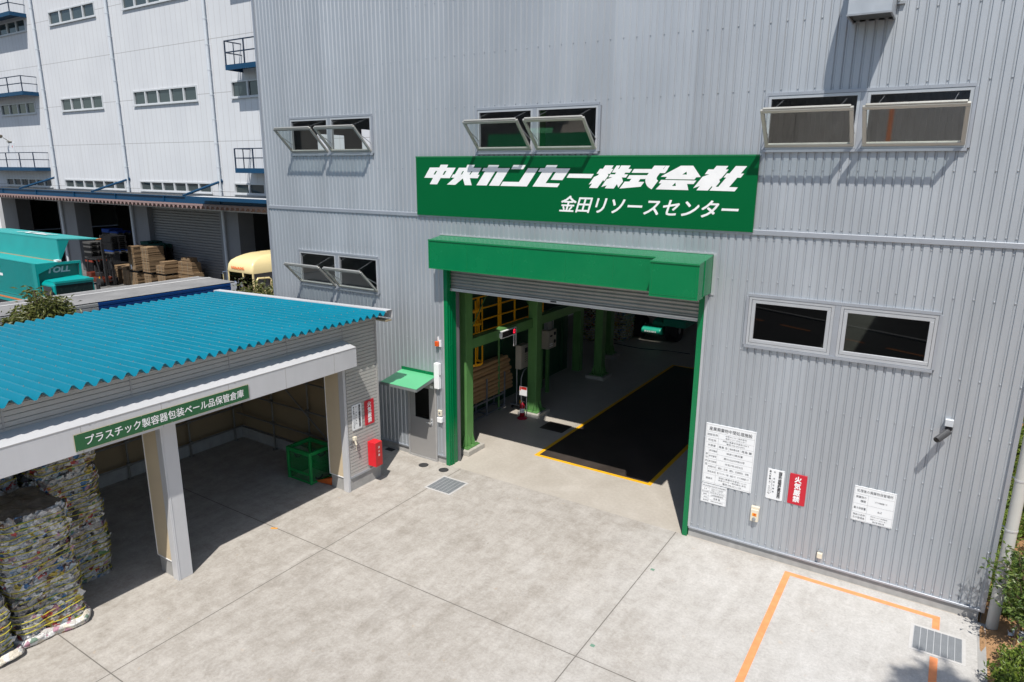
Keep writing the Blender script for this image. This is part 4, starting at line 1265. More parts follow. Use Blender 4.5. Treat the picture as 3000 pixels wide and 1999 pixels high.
for k in range(3):
    for e in range(2):
        s.box(-10.5965, -10.594, -1.765 + e * 0.05, -1.725 + e * 0.05, 0.525 + k * 0.028, 0.534 + k * 0.028)
s.build('louvre', mat('red_enamel', (0.62, 0.012, 0.022), 0.35), d_)
# outdoor socket on the shed wall
t = thing('outdoor_socket', 'cream socket with a small steel bracket on the shed wall beside the post', 'socket', (-10.83, -2.27, 1.2))
MB().box(-10.848, -10.77, -2.30, -2.22, 1.23, 1.32).build('case', M_CREAM, t, bevel=0.008)
MB().box(-10.848, -10.835, -2.385, -2.30, 1.12, 1.14).box(-10.848, -10.835, -2.385, -2.30, 1.24, 1.26).box(-10.848, -10.835, -2.385, -2.37, 1.141, 1.239).box(-10.848, -10.835, -2.33, -2.315, 1.141, 1.239).build('bracket', M_GALV, t)
MB().tube((-10.79, -2.27, 1.23), (-10.76, -2.265, 1.13), 0.022, 8).tube((-10.76, -2.265, 1.13), (-10.79, -2.24, 0.98), 0.007, 6).build('plug', M_CREAM, t)

# green mesh bin and orange scoop
t = thing('mesh_bin', 'green fabric mesh bin with black handles inside the shed corner', 'bin', (-12.25, -2.3, 0))
bx0, bx1, by0, by1, bh = -12.66, -11.90, -2.66, -2.0, 0.80
M_BING = mat('bin_green', (0.008, 0.24, 0.055), 0.5, 0, 0.15, 6.0)
w = MB()
for (x, y) in ((bx0, by0), (bx1, by0), (bx0, by1), (bx1, by1)):
    w.box(x - 0.032, x + 0.032, y - 0.032, y + 0.032, 0.0, bh - 0.09)
w.box(bx0 - 0.034, bx1 + 0.034, by0 - 0.034, by0 + 0.034, bh - 0.089, bh).box(bx0 - 0.034, bx1 + 0.034, by1 - 0.034, by1 + 0.034, bh - 0.089, bh).box(bx0 - 0.034, bx0 + 0.034, by0 + 0.035, by1 - 0.035, bh - 0.089, bh).box(bx1 - 0.034, bx1 + 0.034, by0 + 0.035, by1 - 0.035, bh - 0.089, bh)
w.box(bx0 + 0.033, bx1 - 0.033, by0 - 0.02, by0 - 0.005, 0.20, 0.27).box(bx0 + 0.033, bx1 - 0.033, by0 - 0.018, by0 + 0.0, 0.0, 0.05).box(bx1 - 0.0, bx1 + 0.018, by0 + 0.033, by1 - 0.033, 0.0, 0.05)
w.build('frame', M_BING, t, bevel=0.01)
m, tt, o = nt_new('green_netting')
df = N(tt, 'ShaderNodeBsdfDiffuse')
df.inputs[0].default_value = (0.012, 0.24, 0.06, 1)
tr = N(tt, 'ShaderNodeBsdfTransparent')
mx = N(tt, 'ShaderNodeMixShader')
mx.inputs[0].default_value = 0.42
tt.links.new(tr.outputs[0], mx.inputs[1])
tt.links.new(df.outputs[0], mx.inputs[2])
tt.links.new(mx.outputs[0], o.inputs[0])
w = MB()
w.quad((bx0, by0, 0.0), (bx1, by0, 0.0), (bx1, by0, bh), (bx0, by0, bh)).quad((bx1, by0, 0), (bx1, by1, 0), (bx1, by1, bh), (bx1, by0, bh)).quad((bx0, by1, 0), (bx1, by1, 0), (bx1, by1, bh), (bx0, by1, bh)).quad((bx0, by0, 0), (bx0, by1, 0), (bx0, by1, bh), (bx0, by0, bh))
w.build('netting', m, t, fix=False)
w = MB()
for (c, ax) in (((-12.28, by0 - 0.04, 0.70), (1, 0)), ((-11.86, -2.33, 0.70), (0, 1)), ((-11.865, -2.45, 0.16), (0, 1))):
    pts = [Vector(c) + Vector((ax[0] * 0.10 * math.cos(a), ax[1] * 0.10 * math.cos(a), -0.075 * math.sin(a))) for a in [math.pi * k / 8 for k in range(9)]]
    w.path(pts, 0.016, 6)
w.build('handle', M_DARK, t)
t = thing('scoop_tray', 'orange plastic scoop tray on the floor in front of the mesh bin', 'scoop', (-11.6, -2.3, 0))
M_SCO = mat('orange_plastic', (0.55, 0.115, 0.02), 0.45, 0, 0.1, 4.0)
w = MB()
P0, P1, P2, P3 = Vector((-11.93, -2.50, 0.02)), Vector((-11.47, -2.44, 0.02)), Vector((-11.44, -2.06, 0.02)), Vector((-11.80, -1.98, 0.02))
up_ = Vector((0, 0, 1))
th = 0.008
w.quad(P0, P1, P2, P3)
rim = [P0 + up_ * 0.02, P1 + Vector((0.04, -0.02, 0.19)), P2 + Vector((0.05, 0.03, 0.22)), P3 + Vector((-0.03, 0.03, 0.14))]
for a, b, c, d in ((P0, P1, rim[1], rim[0]), (P1, P2, rim[2], rim[1]), (P2, P3, rim[3], rim[2])):
    w.quad(a, b, c, d)
    w.quad(a + up_ * 0.0 - (a - Vector((-11.65, -2.25, 0))) * 0.04, b - (b - Vector((-11.65, -2.25, 0))) * 0.04, c - (c - Vector((-11.65, -2.25, c.z))) * 0.05, d - (d - Vector((-11.65, -2.25, d.z))) * 0.05)
w.build('tray', M_SCO, t, fix=False)
MB().path([rim[1], rim[2], rim[3]], 0.012, 6).build('rim', M_SCO, t)
t = thing('broom', 'straw broom leaning in the corner behind the shed post', 'broom', (-11.25, -2.2, 0))
w = MB()
rs = random.Random(9)
for k in range(70):
    p = Vector((-11.2 + rs.uniform(-0.03, 0.03), -2.22 + rs.uniform(-0.03, 0.03), 0.30))
    w.tube(p, (p.x + rs.uniform(-0.10, 0.10), p.y + rs.uniform(-0.14, 0.05), 0.005), 0.004, 3)
w.build('bristles', mat('straw', (0.35, 0.23, 0.09), 0.85, 0, 0.3, 20.0), t, fix=False)
MB().tube((-11.2, -2.22, 0.28), (-11.2, -2.0, 1.25), 0.012, 6).build('handle', mat('cane', (0.42, 0.29, 0.12), 0.7), t)

# ---------------------------------------------------------------- bales of pressed plastic
def skirt_mat():
    m, t, o = nt_new('white_film')
    tc = N(t, 'ShaderNodeTexCoord').outputs['Object']
    v = N(t, 'ShaderNodeTexVoronoi')
    v.inputs['Scale'].default_value = 13.0
    t.links.new(tc, v.inputs['Vector'])
    s = N(t, 'ShaderNodeSeparateColor')
    t.links.new(v.outputs['Color'], s.inputs[0])
    c = ramp(t, s.outputs[0], [(0.0, (0.72, 0.71, 0.69)), (0.35, (0.50, 0.48, 0.45)), (0.52, (0.66, 0.60, 0.50)), (0.66, (0.42, 0.22, 0.28)), (0.84, (0.75, 0.74, 0.72)), (0.92, (0.18, 0.26, 0.2)), (0.95, (0.7, 0.3, 0.08)), (0.97, (0.76, 0.75, 0.73))], 'CONSTANT')
    bsdf(t, o, c, 0.35, 0, 0.5, bump(t, noise(t, tc, 22.0, 4, 0.7), 1.0, 0.03))
    return m
M_SKIRT = skirt_mat()
M_FILM = mat('dull_film', (0.20, 0.17, 0.14), 0.35, 0, 0.5, 5.0, 0.5)
M_STRAP = mat('yellow_strap', (0.50, 0.44, 0.05), 0.45, 0, 0.1, 4.0)
def make_bale(seed, sx, sy, sz, nst=9, flap=0.0, loc=(0, 0, 0), label='', rough=1.0, film=False):
    rs = random.Random(seed)
    t = thing('plastic_bale', label, 'bale', loc, 'strapped bales of pressed plastic')
    from mathutils import noise as nz
    def surf(u, v):
        """u around the waist 0..1, v up 0..1 -> point on the lumpy box"""
        a = 2 * math.pi * u
        c, s = math.cos(a), math.sin(a)
        p = 7.0
        k = (abs(c) ** p + abs(s) ** p) ** (-1 / p)
        x, y = c * k * sx / 2, s * k * sy / 2
        q = Vector((x * 2.2 + seed * 3.7, y * 2.2, v * sz * 2.2))
        sag = nz.noise(q) * 0.075 + nz.noise(q * 3.1) * 0.022 + nz.noise(q * 8.0) * 0.014
        z = v * sz
        edge = min(v, 1 - v)
        rr = 1.0 - (0.07 * max(0.0, 1 - edge / 0.09) ** 2)
        if flap > 0 and v < 0.17:
            rr += flap * (1 - v / 0.17) ** 0.6 * (0.55 + 0.45 * max(0, nz.noise(q * 1.3) + 0.5))
        st = math.cos(v * nst * 2 * math.pi)
        rr -= 0.016 * max(0.0, st) ** 6 * (1 if 0.08 < v < 0.93 else 0)
        f = rr + sag / (0.5 * max(sx, sy))
        return Vector((x * f, y * f, z + nz.noise(q * 2.0 + Vector((9, 9, 9))) * 0.03 * (1 if 0.02 < v < 0.98 else 0.3)))
    nu, nv = 120, 72
    w = MB()
    vs = [surf(i / nu, j / nv) for j in range(nv + 1) for i in range(nu)]
    fs = [(j * nu + i, j * nu + (i + 1) % nu, (j + 1) * nu + (i + 1) % nu, (j + 1) * nu + i) for j in range(nv) for i in range(nu)]
    # top: rings shrinking to the middle
    base = nv * nu
    top = []
    rings = 12
    for r in range(1, rings + 1):
        f = 1 - r / (rings + 0.3)
        for i in range(nu):
            p = vs[base + i]
            q = Vector((p.x * f * 3 + seed, p.y * f * 3, 0))
            top.append(Vector((p.x * f, p.y * f, sz + 0.035 * (1 - f) + nz.noise(q) * 0.05 + nz.noise(q * 3.0) * 0.03)))
    off = len(vs)
    vs += top
    for r in range(rings):
        b0 = base if r == 0 else off + (r - 1) * nu
        b1 = off + r * nu
        for i in range(nu):
            fs.append((b0 + i, b0 + (i + 1) % nu, b1 + (i + 1) % nu, b1 + i))
    fs.append(tuple(off + (rings - 1) * nu + i for i in range(nu)))
    fs.append(tuple(reversed(range(nu))))
    nside = nv * nu
    w.add(vs, fs[:nside])
    w.use(1 if film else 0)
    w.f += fs[nside:]
    w.mi += [w.cur] * (len(fs) - nside)
    w.use(0)
    # crumpled scraps standing off the surface
    for k in range(int(2600 * rough)):
        u, v = rs.random(), rs.random() ** 0.95
        p = surf(u, v)
        d = (surf(u + 0.004, v) - p)
        d = d.normalized() if d.length > 1e-9 else Vector((1, 0, 0))
        n_ = d.cross(Vector((0, 0, 1)))
        if n_.dot(Vector((p.x, p.y, 0))) < 0:
            n_ = -n_
        s_ = rs.choice((0.014, 0.022, 0.034, 0.05)) * rs.uniform(0.7, 1.3)
        ta = rs.uniform(-1.2, 1.2)
        e1 = (d * math.cos(ta) + Vector((0, 0, 1)) * math.sin(ta)) * s_ * rs.uniform(0.8, 1.8)
        e2 = (Vector((0, 0, 1)) * math.cos(ta) - d * math.sin(ta)) * s_ * 0.75
        tl = rs.uniform(-0.1, 0.75)
        p = p + n_ * rs.uniform(0.002, 0.012)
        w.add([p - e1 - e2, p + e1 * 0.9 - e2 + n_ * s_ * tl * 0.5, p + e1 + e2 * 0.8 + n_ * s_ * tl, p - e1 * 0.7 + e2 + n_ * s_ * tl * rs.uniform(0, 1.2)], ((0, 1, 2, 3),))
    o = w.build('plastic', [M_BALE, M_FILM], None, fix=False, smooth=False)
    o.parent = t
    for k in range(nst):
        s = MB()
        v = (k + 0.5) / nst * 0.9 + 0.05 + rs.uniform(-0.006, 0.006)
        wob = rs.uniform(-0.02, 0.02)
        pts = []
        for i in range(64):
            u = i / 64
            p = surf(u, min(0.97, max(0.03, v + wob * math.sin(2 * math.pi * u))))
            pts.append(p + Vector((p.x, p.y, 0)).normalized() * 0.034)
        s.path(pts, 0.0088, 5, closed=True)
        o2 = s.build('strap', M_STRAP, None, fix=False, smooth=True)
        o2.parent = t
    if flap > 0:
        k_ = MB()
        pts = []
        for i in range(61):
            u = -0.30 + 0.62 * i / 60
            p = surf(u, 0.03)
            e = Vector((p.x, p.y, 0)).normalized()
            pts.append((p + e * (0.02 + 0.05 * nz.noise(Vector((u * 9, seed, 0)))), e))
        n8 = 9
        vs, fs = [], []
        for i, (p, e) in enumerate(pts):
            for j in range(n8 + 1):
                a = math.pi * j / n8
                rr = 0.08 * (0.75 + 0.5 * nz.noise(Vector((i * 0.22, j * 0.5, seed)))) * min(1.0, 0.35 + min(i, 60 - i) / 8.0)
                vs.append(Vector((p.x, p.y, 0)) + e * (rr * 1.35 * math.sin(a)) + Vector((0, 0, max(0.004, 0.075 + rr * math.cos(a) * 1.0))))
        for i in range(60):
            for j in range(n8):
                fs.append((i * (n8 + 1) + j, (i + 1) * (n8 + 1) + j, (i + 1) * (n8 + 1) + j + 1, i * (n8 + 1) + j + 1))
        k_.add(vs, fs)
        o3 = k_.build('film_skirt', M_SKIRT, None, fix=False, smooth=True)
        o3.parent = t
    return t
BL = [
    (1, 1.12, 0.96, 1.04, 9, 0.17, (-11.76, -8.50, 0.0), 'front bale on the ground with a pale film skirt spilling onto sunlit concrete'),
    (2, 1.12, 0.95, 1.03, 10, 0.0, (-11.78, -8.52, 1.045), 'front bale on top, its flat upper face covered with dull film'),
    (3, 1.08, 0.94, 1.05, 9, 0.0, (-12.70, -7.54, 0.0), 'lowest bale of the rear stack beside the shed post'),
    (4, 1.08, 0.93, 1.05, 10, 0.0, (-12.71, -7.55, 1.055), 'middle bale of the rear stack beside the shed post'),
    (5, 1.06, 0.95, 1.05, 8, 0.0, (-12.72, -7.54, 2.11), 'topmost bale of the rear stack, half hidden by the fascia'),
    (6, 1.10, 0.98, 0.98, 9, 0.15, (-11.62, -9.58, 0.0), 'bale cut by the left edge of the photo, on the ground'),
    (7, 1.06, 0.96, 1.05, 8, 0.0, (-13.0, -8.66, 0.0), 'ground bale hidden behind the front bales'),
    (8, 1.06, 0.96, 1.05, 9, 0.0, (-13.0, -8.67, 1.055), 'second bale behind the film covered front bale'),
    (9, 1.06, 0.97, 1.0, 9, 0.0, (-13.0, -8.66, 2.11), 'topmost bale under the fascia at the left edge, behind the front bales'),
]
for (sd, a, b, c, n, fl, loc, lb) in BL:
    make_bale(sd, a, b, c, n, fl, loc, lb, 1.0 if sd < 7 else 0.4, sd == 2)

# ---------------------------------------------------------------- inside the hall
def column(cx, cy, rot=0.0):
    w = MB().box(cx - 0.15, cx + 0.15, cy - 0.15, cy + 0.15, 0.155, 13.9)
    c = w.build('column', M_STEEL_G, FAC, bevel=0.012, seg=2)
    w = MB().box(cx - 0.27, cx + 0.27, cy - 0.27, cy + 0.27, 0.131, 0.154)
    for s in (-1, 1):
        for e in (-0.09, 0.09):
            w.extrude([(cx + s * 0.151, cy + e - 0.006, 0.155), (cx + s * 0.26, cy + e - 0.006, 0.155), (cx + s * 0.17, cy + e - 0.006, 0.46), (cx + s * 0.151, cy + e - 0.006, 0.46)], (0, 0.012, 0))
            w.extrude([(cx + e - 0.006, cy + s * 0.151, 0.155), (cx + e - 0.006, cy + s * 0.26, 0.155), (cx + e - 0.006, cy + s * 0.17, 0.46), (cx + e - 0.006, cy + s * 0.151, 0.46)], (0.012, 0, 0))
    for e in (-0.21, 0.21):
        for f in (-0.21, 0.21):
            w.tube((cx + e, cy + f, 0.154), (cx + e, cy + f, 0.19), 0.018, 8)
    w.build('base_plate', M_STEEL_G, c)
    MB().box(cx - 0.36, cx + 0.36, cy - 0.36, cy + 0.36, 0.0015, 0.13).build('pad', mat('pad_concrete', (0.42, 0.40, 0.36), 0.9, 0, 0.2, 8.0, 0.3), c, bevel=0.008)
for cx, cy in ((-10.15, 1.05), (-10.06, 4.40), (-10.08, 8.96), (-11.05, 11.8)):
    column(cx, cy)
w = MB()
w.box(-10.29, -10.05, 1.205, 4.245, 2.735, 2.75).box(-10.29, -10.05, 1.205, 4.245, 2.985, 3.0).box(-10.18, -10.16, 1.205, 4.245, 2.751, 2.984)
w.box(-10.29, -10.05, 4.555, 8.80, 2.735, 2.75).box(-10.29, -10.05, 4.555, 8.80, 2.985, 3.0).box(-10.18, -10.16, 4.555, 8.80, 2.751, 2.984)
w.box(-10.29, -10.05, 1.205, 8.8, 2.7352, 2.7354)
w.build('beam', M_STEEL_G, FAC)
w = MB().box(-10.052, -10.045, 1.205, 4.245, 2.736, 2.999).box(-10.052, -10.045, 4.555, 8.80, 2.736, 2.999)
w.build('beam_web', M_STEEL_G, FAC)
w = MB()
w.tube((-10.16, 1.22, 3.1), (-10.16, 2.7, 4.75), 0.014, 6).tube((-10.16, 4.24, 3.45), (-10.16, 2.8, 4.75), 0.014, 6).extrude([(-10.165, 4.245, 3.3), (-10.165, 4.245, 3.62), (-10.165, 4.0, 3.62)], (0.01, 0, 0))
w.tube((-10.16, 4.6, 3.45), (-10.16, 6.4, 4.7), 0.014, 6)
w.build('brace', M_STEEL_G, FAC)
# mezzanine with yellow guard rail and ladder cage
MEZ = thing('machine_platform', 'dark green baling machine with a platform and yellow guard rails inside the hall', 'machine', (-12.5, 5.0, 0))
M_MACH = mat('dark_machine_green', (0.018, 0.075, 0.038), 0.45, 0, 0.2, 2.0)
w = MB().box(-15.6, -11.62, 2.4, 9.4, 0.002, 2.45).box(-15.6, -11.2, 2.55, 9.6, 2.56, 2.66).box(-14.8, -12.2, 3.0, 8.4, 2.665, 4.6)
for y in (2.9, 3.9, 4.9, 5.9, 6.9, 7.9, 8.9):
    w.box(-11.619, -11.52, y - 0.05, y + 0.05, 0.1, 2.4)
w.box(-11.8, -11.5, 2.38, 9.4, 2.451, 2.555)
w.build('press_body', M_MACH, MEZ)
M_RAIL = mat('safety_yellow', (0.90, 0.42, 0.006), 0.42, 0, 0.06, 4.0)
w = MB()
for y in (2.85, 3.86, 4.74, 5.6, 6.45):
    w.box(-11.02, -10.98, y - 0.022, y + 0.022, 2.665, 3.75)
w.box(-11.02, -10.98, 3.94, 3.984, 2.665, 3.75)
for z in (3.06, 3.40, 3.74):
    w.box(-11.015, -10.985, 2.3, 6.47, z - 0.019, z + 0.019)
w.box(-11.015, -10.985, 2.3, 6.47, 2.665, 2.745)
w.build('guard_rail', M_RAIL, MEZ)
w = MB()
for z in (1.92, 2.5, 3.08, 3.45):
    ring = [(-11.0 + 0.32 * math.cos(a), 2.46 + 0.32 * math.sin(a), z) for a in [math.pi * (-0.55 + 1.1 * k / 14) for k in range(15)]]
    for a, b in zip(ring, ring[1:]):
        w.bar(a, b, 0.012, 0.065)
for a in (-0.5, -0.16, 0.17, 0.5):
    p = (-11.0 + 0.325 * math.cos(math.pi * a), 2.46 + 0.325 * math.sin(math.pi * a))
    w.box(p[0] - 0.014, p[0] + 0.014, p[1] - 0.014, p[1] + 0.014, 1.9, 3.75)
w.build('ladder_cage', M_RAIL, MEZ)
w = MB()
for k in range(4):
    w.path([(-10.75 + 0.1 * math.sin(j * 0.5), 2.2 + j * 0.12, 2.70 + 0.016 * k + 0.01 * math.sin(j + k)) for j in range(9)], 0.012, 5)
w.build('hose_coil', mat('pale_hose', (0.20, 0.25, 0.32), 0.5), MEZ, smooth=True)
w = MB()
w.tube((-11.17, 4.13, 0.0), (-11.17, 4.13, 2.56), 0.033, 8).tube((-11.17, 4.13, 0.0), (-11.17, 4.13, 0.02), 0.07, 8)
w.tube((-11.16, 6.73, 0.0), (-11.16, 6.73, 2.56), 0.033, 8).box(-11.3, -11.0, 9.2, 9.45, 0.002, 2.56)
w.build('prop', M_STEEL_G, MEZ)

t = thing('number_display', 'white framed digital display showing a red zero on the green beam', 'display', (-10.0, 2.88, 2.75))
MB().box(-10.044, -9.99, 2.51, 3.26, 2.74, 2.95).build('case', M_WHITE, t, bevel=0.006)
MB().box(-9.989, -9.984, 2.545, 3.225, 2.765, 2.925).build('screen', mat('black_screen', (0.012, 0.010, 0.011), 0.15), t)
m, tt, o = nt_new('red_led')
em = N(tt, 'ShaderNodeEmission')
em.inputs[0].default_value = (1.0, 0.02, 0.06, 1)
em.inputs[1].default_value = 1.4
tt.links.new(em.outputs[0], o.inputs[0])
w = MB()
for y0, y1, z0, z1 in ((3.09, 3.11, 2.79, 2.905), (3.155, 3.175, 2.79, 2.905), (3.111, 3.154, 2.79, 2.807), (3.111, 3.154, 2.888, 2.905)):
    w.box(-9.9838, -9.981, y0, y1, z0, z1)
w.build('digit', m, t)
MB().box(-10.03, -10.0, 2.46, 2.505, 2.79, 2.90).box(-10.03, -10.0, 3.265, 3.30, 2.81, 2.86).build('bracket', M_WHITE, t)
MB().box(-10.0, -9.985, 3.12, 3.14, 2.42, 2.739).box(-10.0, -9.985, 3.23, 3.25, 2.42, 2.739).build('antenna', M_WHITE, t)

M_CAB = mat('cabinet_beige', (0.44, 0.40, 0.33), 0.45, 0, 0.05, 3.0)
t = thing('control_cabinet', 'beige control cabinet on a wheeled stand left of the second green column', 'cabinet', (-10.7, 4.68, 0))
MB().box(-10.80, -10.60, 4.49, 4.93, 1.29, 2.03).build('case', M_CAB, t, bevel=0.006)
MB().box(-10.599, -10.593, 4.52, 4.90, 1.32, 2.0).build('door', M_CAB, t)
w = MB().box(-10.592, -10.588, 4.70, 4.86, 1.78, 1.93)
for z in (1.5, 1.57, 1.64, 1.71):
    w.tube((-10.593, 4.72, z), (-10.582, 4.72, z), 0.014, 8).tube((-10.593, 4.82, z), (-10.582, 4.82, z), 0.014, 8)
w.build('buttons', M_DARK, t)
w = MB().box(-10.95, -10.45, 4.45, 5.0, 0.12, 0.15).tube((-10.78, 4.55, 0.15), (-10.78, 4.55, 1.288), 0.02, 8).tube((-10.62, 4.55, 0.15), (-10.62, 4.55, 1.0), 0.018, 8).path([(-10.62, 4.55, 1.0), (-10.60, 4.60, 1.15), (-10.62, 4.72, 1.22), (-10.66, 4.9, 1.22)], 0.018, 6)
w.build('stand', M_GALV, t)
w = MB()
for x, y in ((-10.9, 4.5), (-10.5, 4.5), (-10.9, 4.95), (-10.5, 4.95)):
    w.tube((x - 0.015, y, 0.052), (x + 0.015, y, 0.052), 0.05, 10)
w.build('castors', M_DARK, t)
MB().obox((-10.60, 4.5, 0.24), (0.02, 0.03, 0), (-0.02, 0.02, 0), (0, 0, 0.06)).build('yellow_tag', M_YELLOW, t)
t = thing('control_cabinet', 'beige control box with round dials on a post behind the second column', 'cabinet', (-10.7, 6.4, 0))
MB().box(-10.92, -10.62, 6.18, 6.72, 1.55, 2.16).build('case', M_CAB, t, bevel=0.006)
w = MB()
for z in (1.76, 2.02):
    w.tube((-10.62, 6.60, z), (-10.605, 6.60, z), 0.06, 14)
w.box(-10.62, -10.61, 6.30, 6.44, 1.95, 2.0)
w.build('dial', M_DARK, t)
w = MB()
for k in range(3):
    for e in range(2):
        w.tube((-10.62, 6.30 + k * 0.07, 1.64 + e * 0.07), (-10.605, 6.30 + k * 0.07, 1.64 + e * 0.07), 0.02, 8)
w.build('push_buttons', M_WHITE, t)
MB().box(-10.83, -10.73, 6.4, 6.5, 0.0, 1.549).build('post', M_STEEL_G, t)
MB().box(-10.85, -10.70, 6.3, 6.55, 2.161, 2.42).tube((-10.7, 6.62, 2.16), (-10.7, 6.62, 2.5), 0.015, 6).build('terminal_box', M_GALV, t)

# cardboard tubes on a low steel rack
t = thing('tube_rack', 'low grey steel rack carrying the stacked cardboard tubes', 'rack', (-11.3, 3.9, 0))
w = MB()
for y in (3.45, 4.41):
    w.box(-11.16, -11.12, y - 0.02, y + 0.02, 0.0, 1.16).box(-11.56, -11.52, y - 0.02, y + 0.02, 0.0, 1.16)
    w.box(-11.519, -11.161, y - 0.018, y + 0.018, 0.46, 0.50).box(-11.519, -11.161, y - 0.018, y + 0.018, 0.04, 0.075)
for x in (-11.16, -11.56):
    w.box(x + 0.002, x + 0.038, 3.471, 4.389, 0.46, 0.50).box(x + 0.002, x + 0.038, 2.6, 3.429, 0.46, 0.50).box(x + 0.002, x + 0.038, 2.6, 3.429, 0.04, 0.075).box(x + 0.002, x + 0.038, 3.471, 4.389, 0.04, 0.075)
w.build('frame', mat('rack_grey', (0.20, 0.21, 0.24), 0.45, 0.3), t)
M_TUBE = mat('cardboard_tube', (0.42, 0.255, 0.125), 0.7, 0, 0.12, 8.0)
rt = random.Random(4)
words_ = ['lowest', 'second', 'third', 'fourth', 'fifth', 'sixth', 'seventh', 'eighth', 'topmost']
pt = None
for layer in range(2):
    for k in range(9):
        L = 2.55 + rt.uniform(-0.12, 0.12)
        y1 = 4.98 - 0.035 * k + rt.uniform(-0.06, 0.05) if layer == 0 else 4.85 - 0.03 * k
        x = -11.235 - layer * 0.135 + (0.02 if k % 2 else 0.0)
        z = 0.568 + k * 0.126
        w = MB()
        w.lathe((0, 0, 0), [(0.043, -L), (0.063, -L), (0.063, 0.0), (0.043, 0.0), (0.043, -0.2), (0.002, -0.2)], 16, 'y')
        o = w.build('cardboard_tube', M_TUBE, None, smooth=False)
        o.location = (x, y1, z)
        o.rotation_euler = (R(rt.uniform(-0.4, 0.4)), 0, 0)
        tag(o, words_[k] + ' brown cardboard tube from the floor in the ' + ('front' if layer == 0 else 'rear') + ' row on the rack', 'tube', 'cardboard tubes on the rack')
for (y, z) in ((3.85, 1.12), (3.83, 0.74), (3.75, 0.61)):
    pass

# fire extinguisher on a red foot with its sign
t = thing('fire_extinguisher', 'red fire extinguisher on a round red stand with a white sign plate at the column', 'fire extinguisher', (-10.14, 3.86, 0))
MB().lathe((-10.14, 3.86, 0), [(0.15, 0.002), (0.15, 0.03), (0.11, 0.07), (0.06, 0.08)], 20).build('foot', mat('stand_red', (0.30, 0.006, 0.03), 0.4), t)
MB().lathe((-10.14, 3.86, 0), [(0.05, 0.08), (0.072, 0.09), (0.072, 0.40), (0.05, 0.46), (0.022, 0.48), (0.022, 0.52)], 18).build('bottle', mat('extinguisher_red', (0.35, 0.004, 0.02), 0.3, 0, 0.03), t, smooth=True)
MB().tube((-10.14, 3.855, 0.20), (-10.14, 3.855, 0.33), 0.0745, 18, caps=False).build('label_band', M_WHITE, t)
MB().box(-10.16, -10.06, 3.85, 3.87, 0.521, 0.55).path([(-10.13, 3.84, 0.52), (-10.22, 3.82, 0.45), (-10.23, 3.82, 0.25)], 0.012, 6).build('valve', M_DARK, t)
w = MB().tube((-10.22, 3.93, 0.03), (-10.22, 3.93, 0.98), 0.008, 6).tube((-10.05, 3.95, 0.03), (-10.05, 3.95, 0.75), 0.008, 6)
w.build('sign_post', M_GALV, t)
MB().box(-10.28, -10.02, 3.915, 3.922, 0.70, 0.98).build('sign_plate', M_WHITE, t)
w = MB().box(-10.27, -10.23, 3.9125, 3.9145, 0.85, 0.97).box(-10.22, -10.03, 3.9125, 3.9145, 0.89, 0.97)
w.build('red_panel', mat('red_lettering', (0.6, 0.02, 0.01), 0.5), t)

# parked loader at the back of the hall, half in the dark
t = thing('wheel_loader', 'teal wheel loader with black tyres parked in the dark behind the weighbridge', 'loader', (-10.3, 16.0, 0))
M_TEAL = mat('loader_teal', (0.012, 0.30, 0.20), 0.35, 0, 0.08, 2.0)
w = MB()
pr = [(15.25, 0.30), (15.08, 0.34), (15.0, 0.42), (15.0, 0.52), (15.06, 0.60), (15.22, 0.64), (15.9, 0.64), (15.9, 0.30)]
w.extrude([(-10.98, y, z) for y, z in pr], (0.87, 0, 0))
w.build('counterweight', M_TEAL, t, bevel=0.03, seg=2)
w = MB()
w.extrude([(-10.62, 15.35, 0.66), (-10.62, 15.40, 0.86), (-10.62, 15.55, 0.90), (-10.62, 17.4, 1.05), (-10.62, 17.4, 0.66)], (0.5, 0, 0))
w.extrude([(-10.11, 15.30, 0.70), (-10.11, 15.34, 0.98), (-10.11, 16.2, 1.45), (-10.11, 17.4, 1.5), (-10.11, 17.4, 0.70)], (1.0, 0, 0))
w.box(-11.0, -9.15, 16.2, 18.6, 0.9, 1.5).box(-10.9, -9.3, 16.6, 18.2, 1.52, 2.9)
w.build('body', M_TEAL, t, bevel=0.03, seg=2)
for cx in (-11.35, -9.75):
    o = MB().lathe((cx, 15.75, 0.5), [(0.30, -0.26), (0.46, -0.27), (0.5, -0.2), (0.5, 0.2), (0.46, 0.27), (0.30, 0.26)], 24, 'x').build('tyre', M_DARK, t)
    MB().lathe((cx, 15.75, 0.5), [(0.28, -0.24), (0.29, 0.24), (0.1, 0.27)], 18, 'x').build('rim', M_GALV, o)
w = MB()
xk = -10.82
for wd_ in (0.09, 0.07, 0.08, 0.06, 0.09, 0.08):
    w.box(xk, xk + wd_ * 0.75, 14.994, 14.999, 0.43, 0.50)
    xk += wd_ + 0.015
w.build('lettering', M_WHITE, t)
MB().extrude([(-11.75, 15.5, 1.2), (-11.75, 16.4, 1.25), (-11.75, 16.4, 0.9), (-11.75, 15.45, 0.86)], (0.06, 0, 0)).tube((-11.6, 15.4, 1.05), (-11.6, 15.4, 1.15), 0.05, 10).build('fender', M_TEAL, t)
# bales deep inside
for (sd, loc, lb) in ((21, (-13.05, 14.2, 0), 'bale on the floor deep inside the hall behind the columns'), (22, (-13.0, 14.2, 1.06), 'bale on top deep inside the hall behind the columns'), (23, (-11.95, 14.9, 0), 'bale on the floor beside the parked loader'), (24, (-11.98, 14.9, 1.06), 'upper bale beside the parked loader')):
    make_bale(sd, 1.0, 1.1, 1.04, 8, 0.0, loc, lb, 0.3)
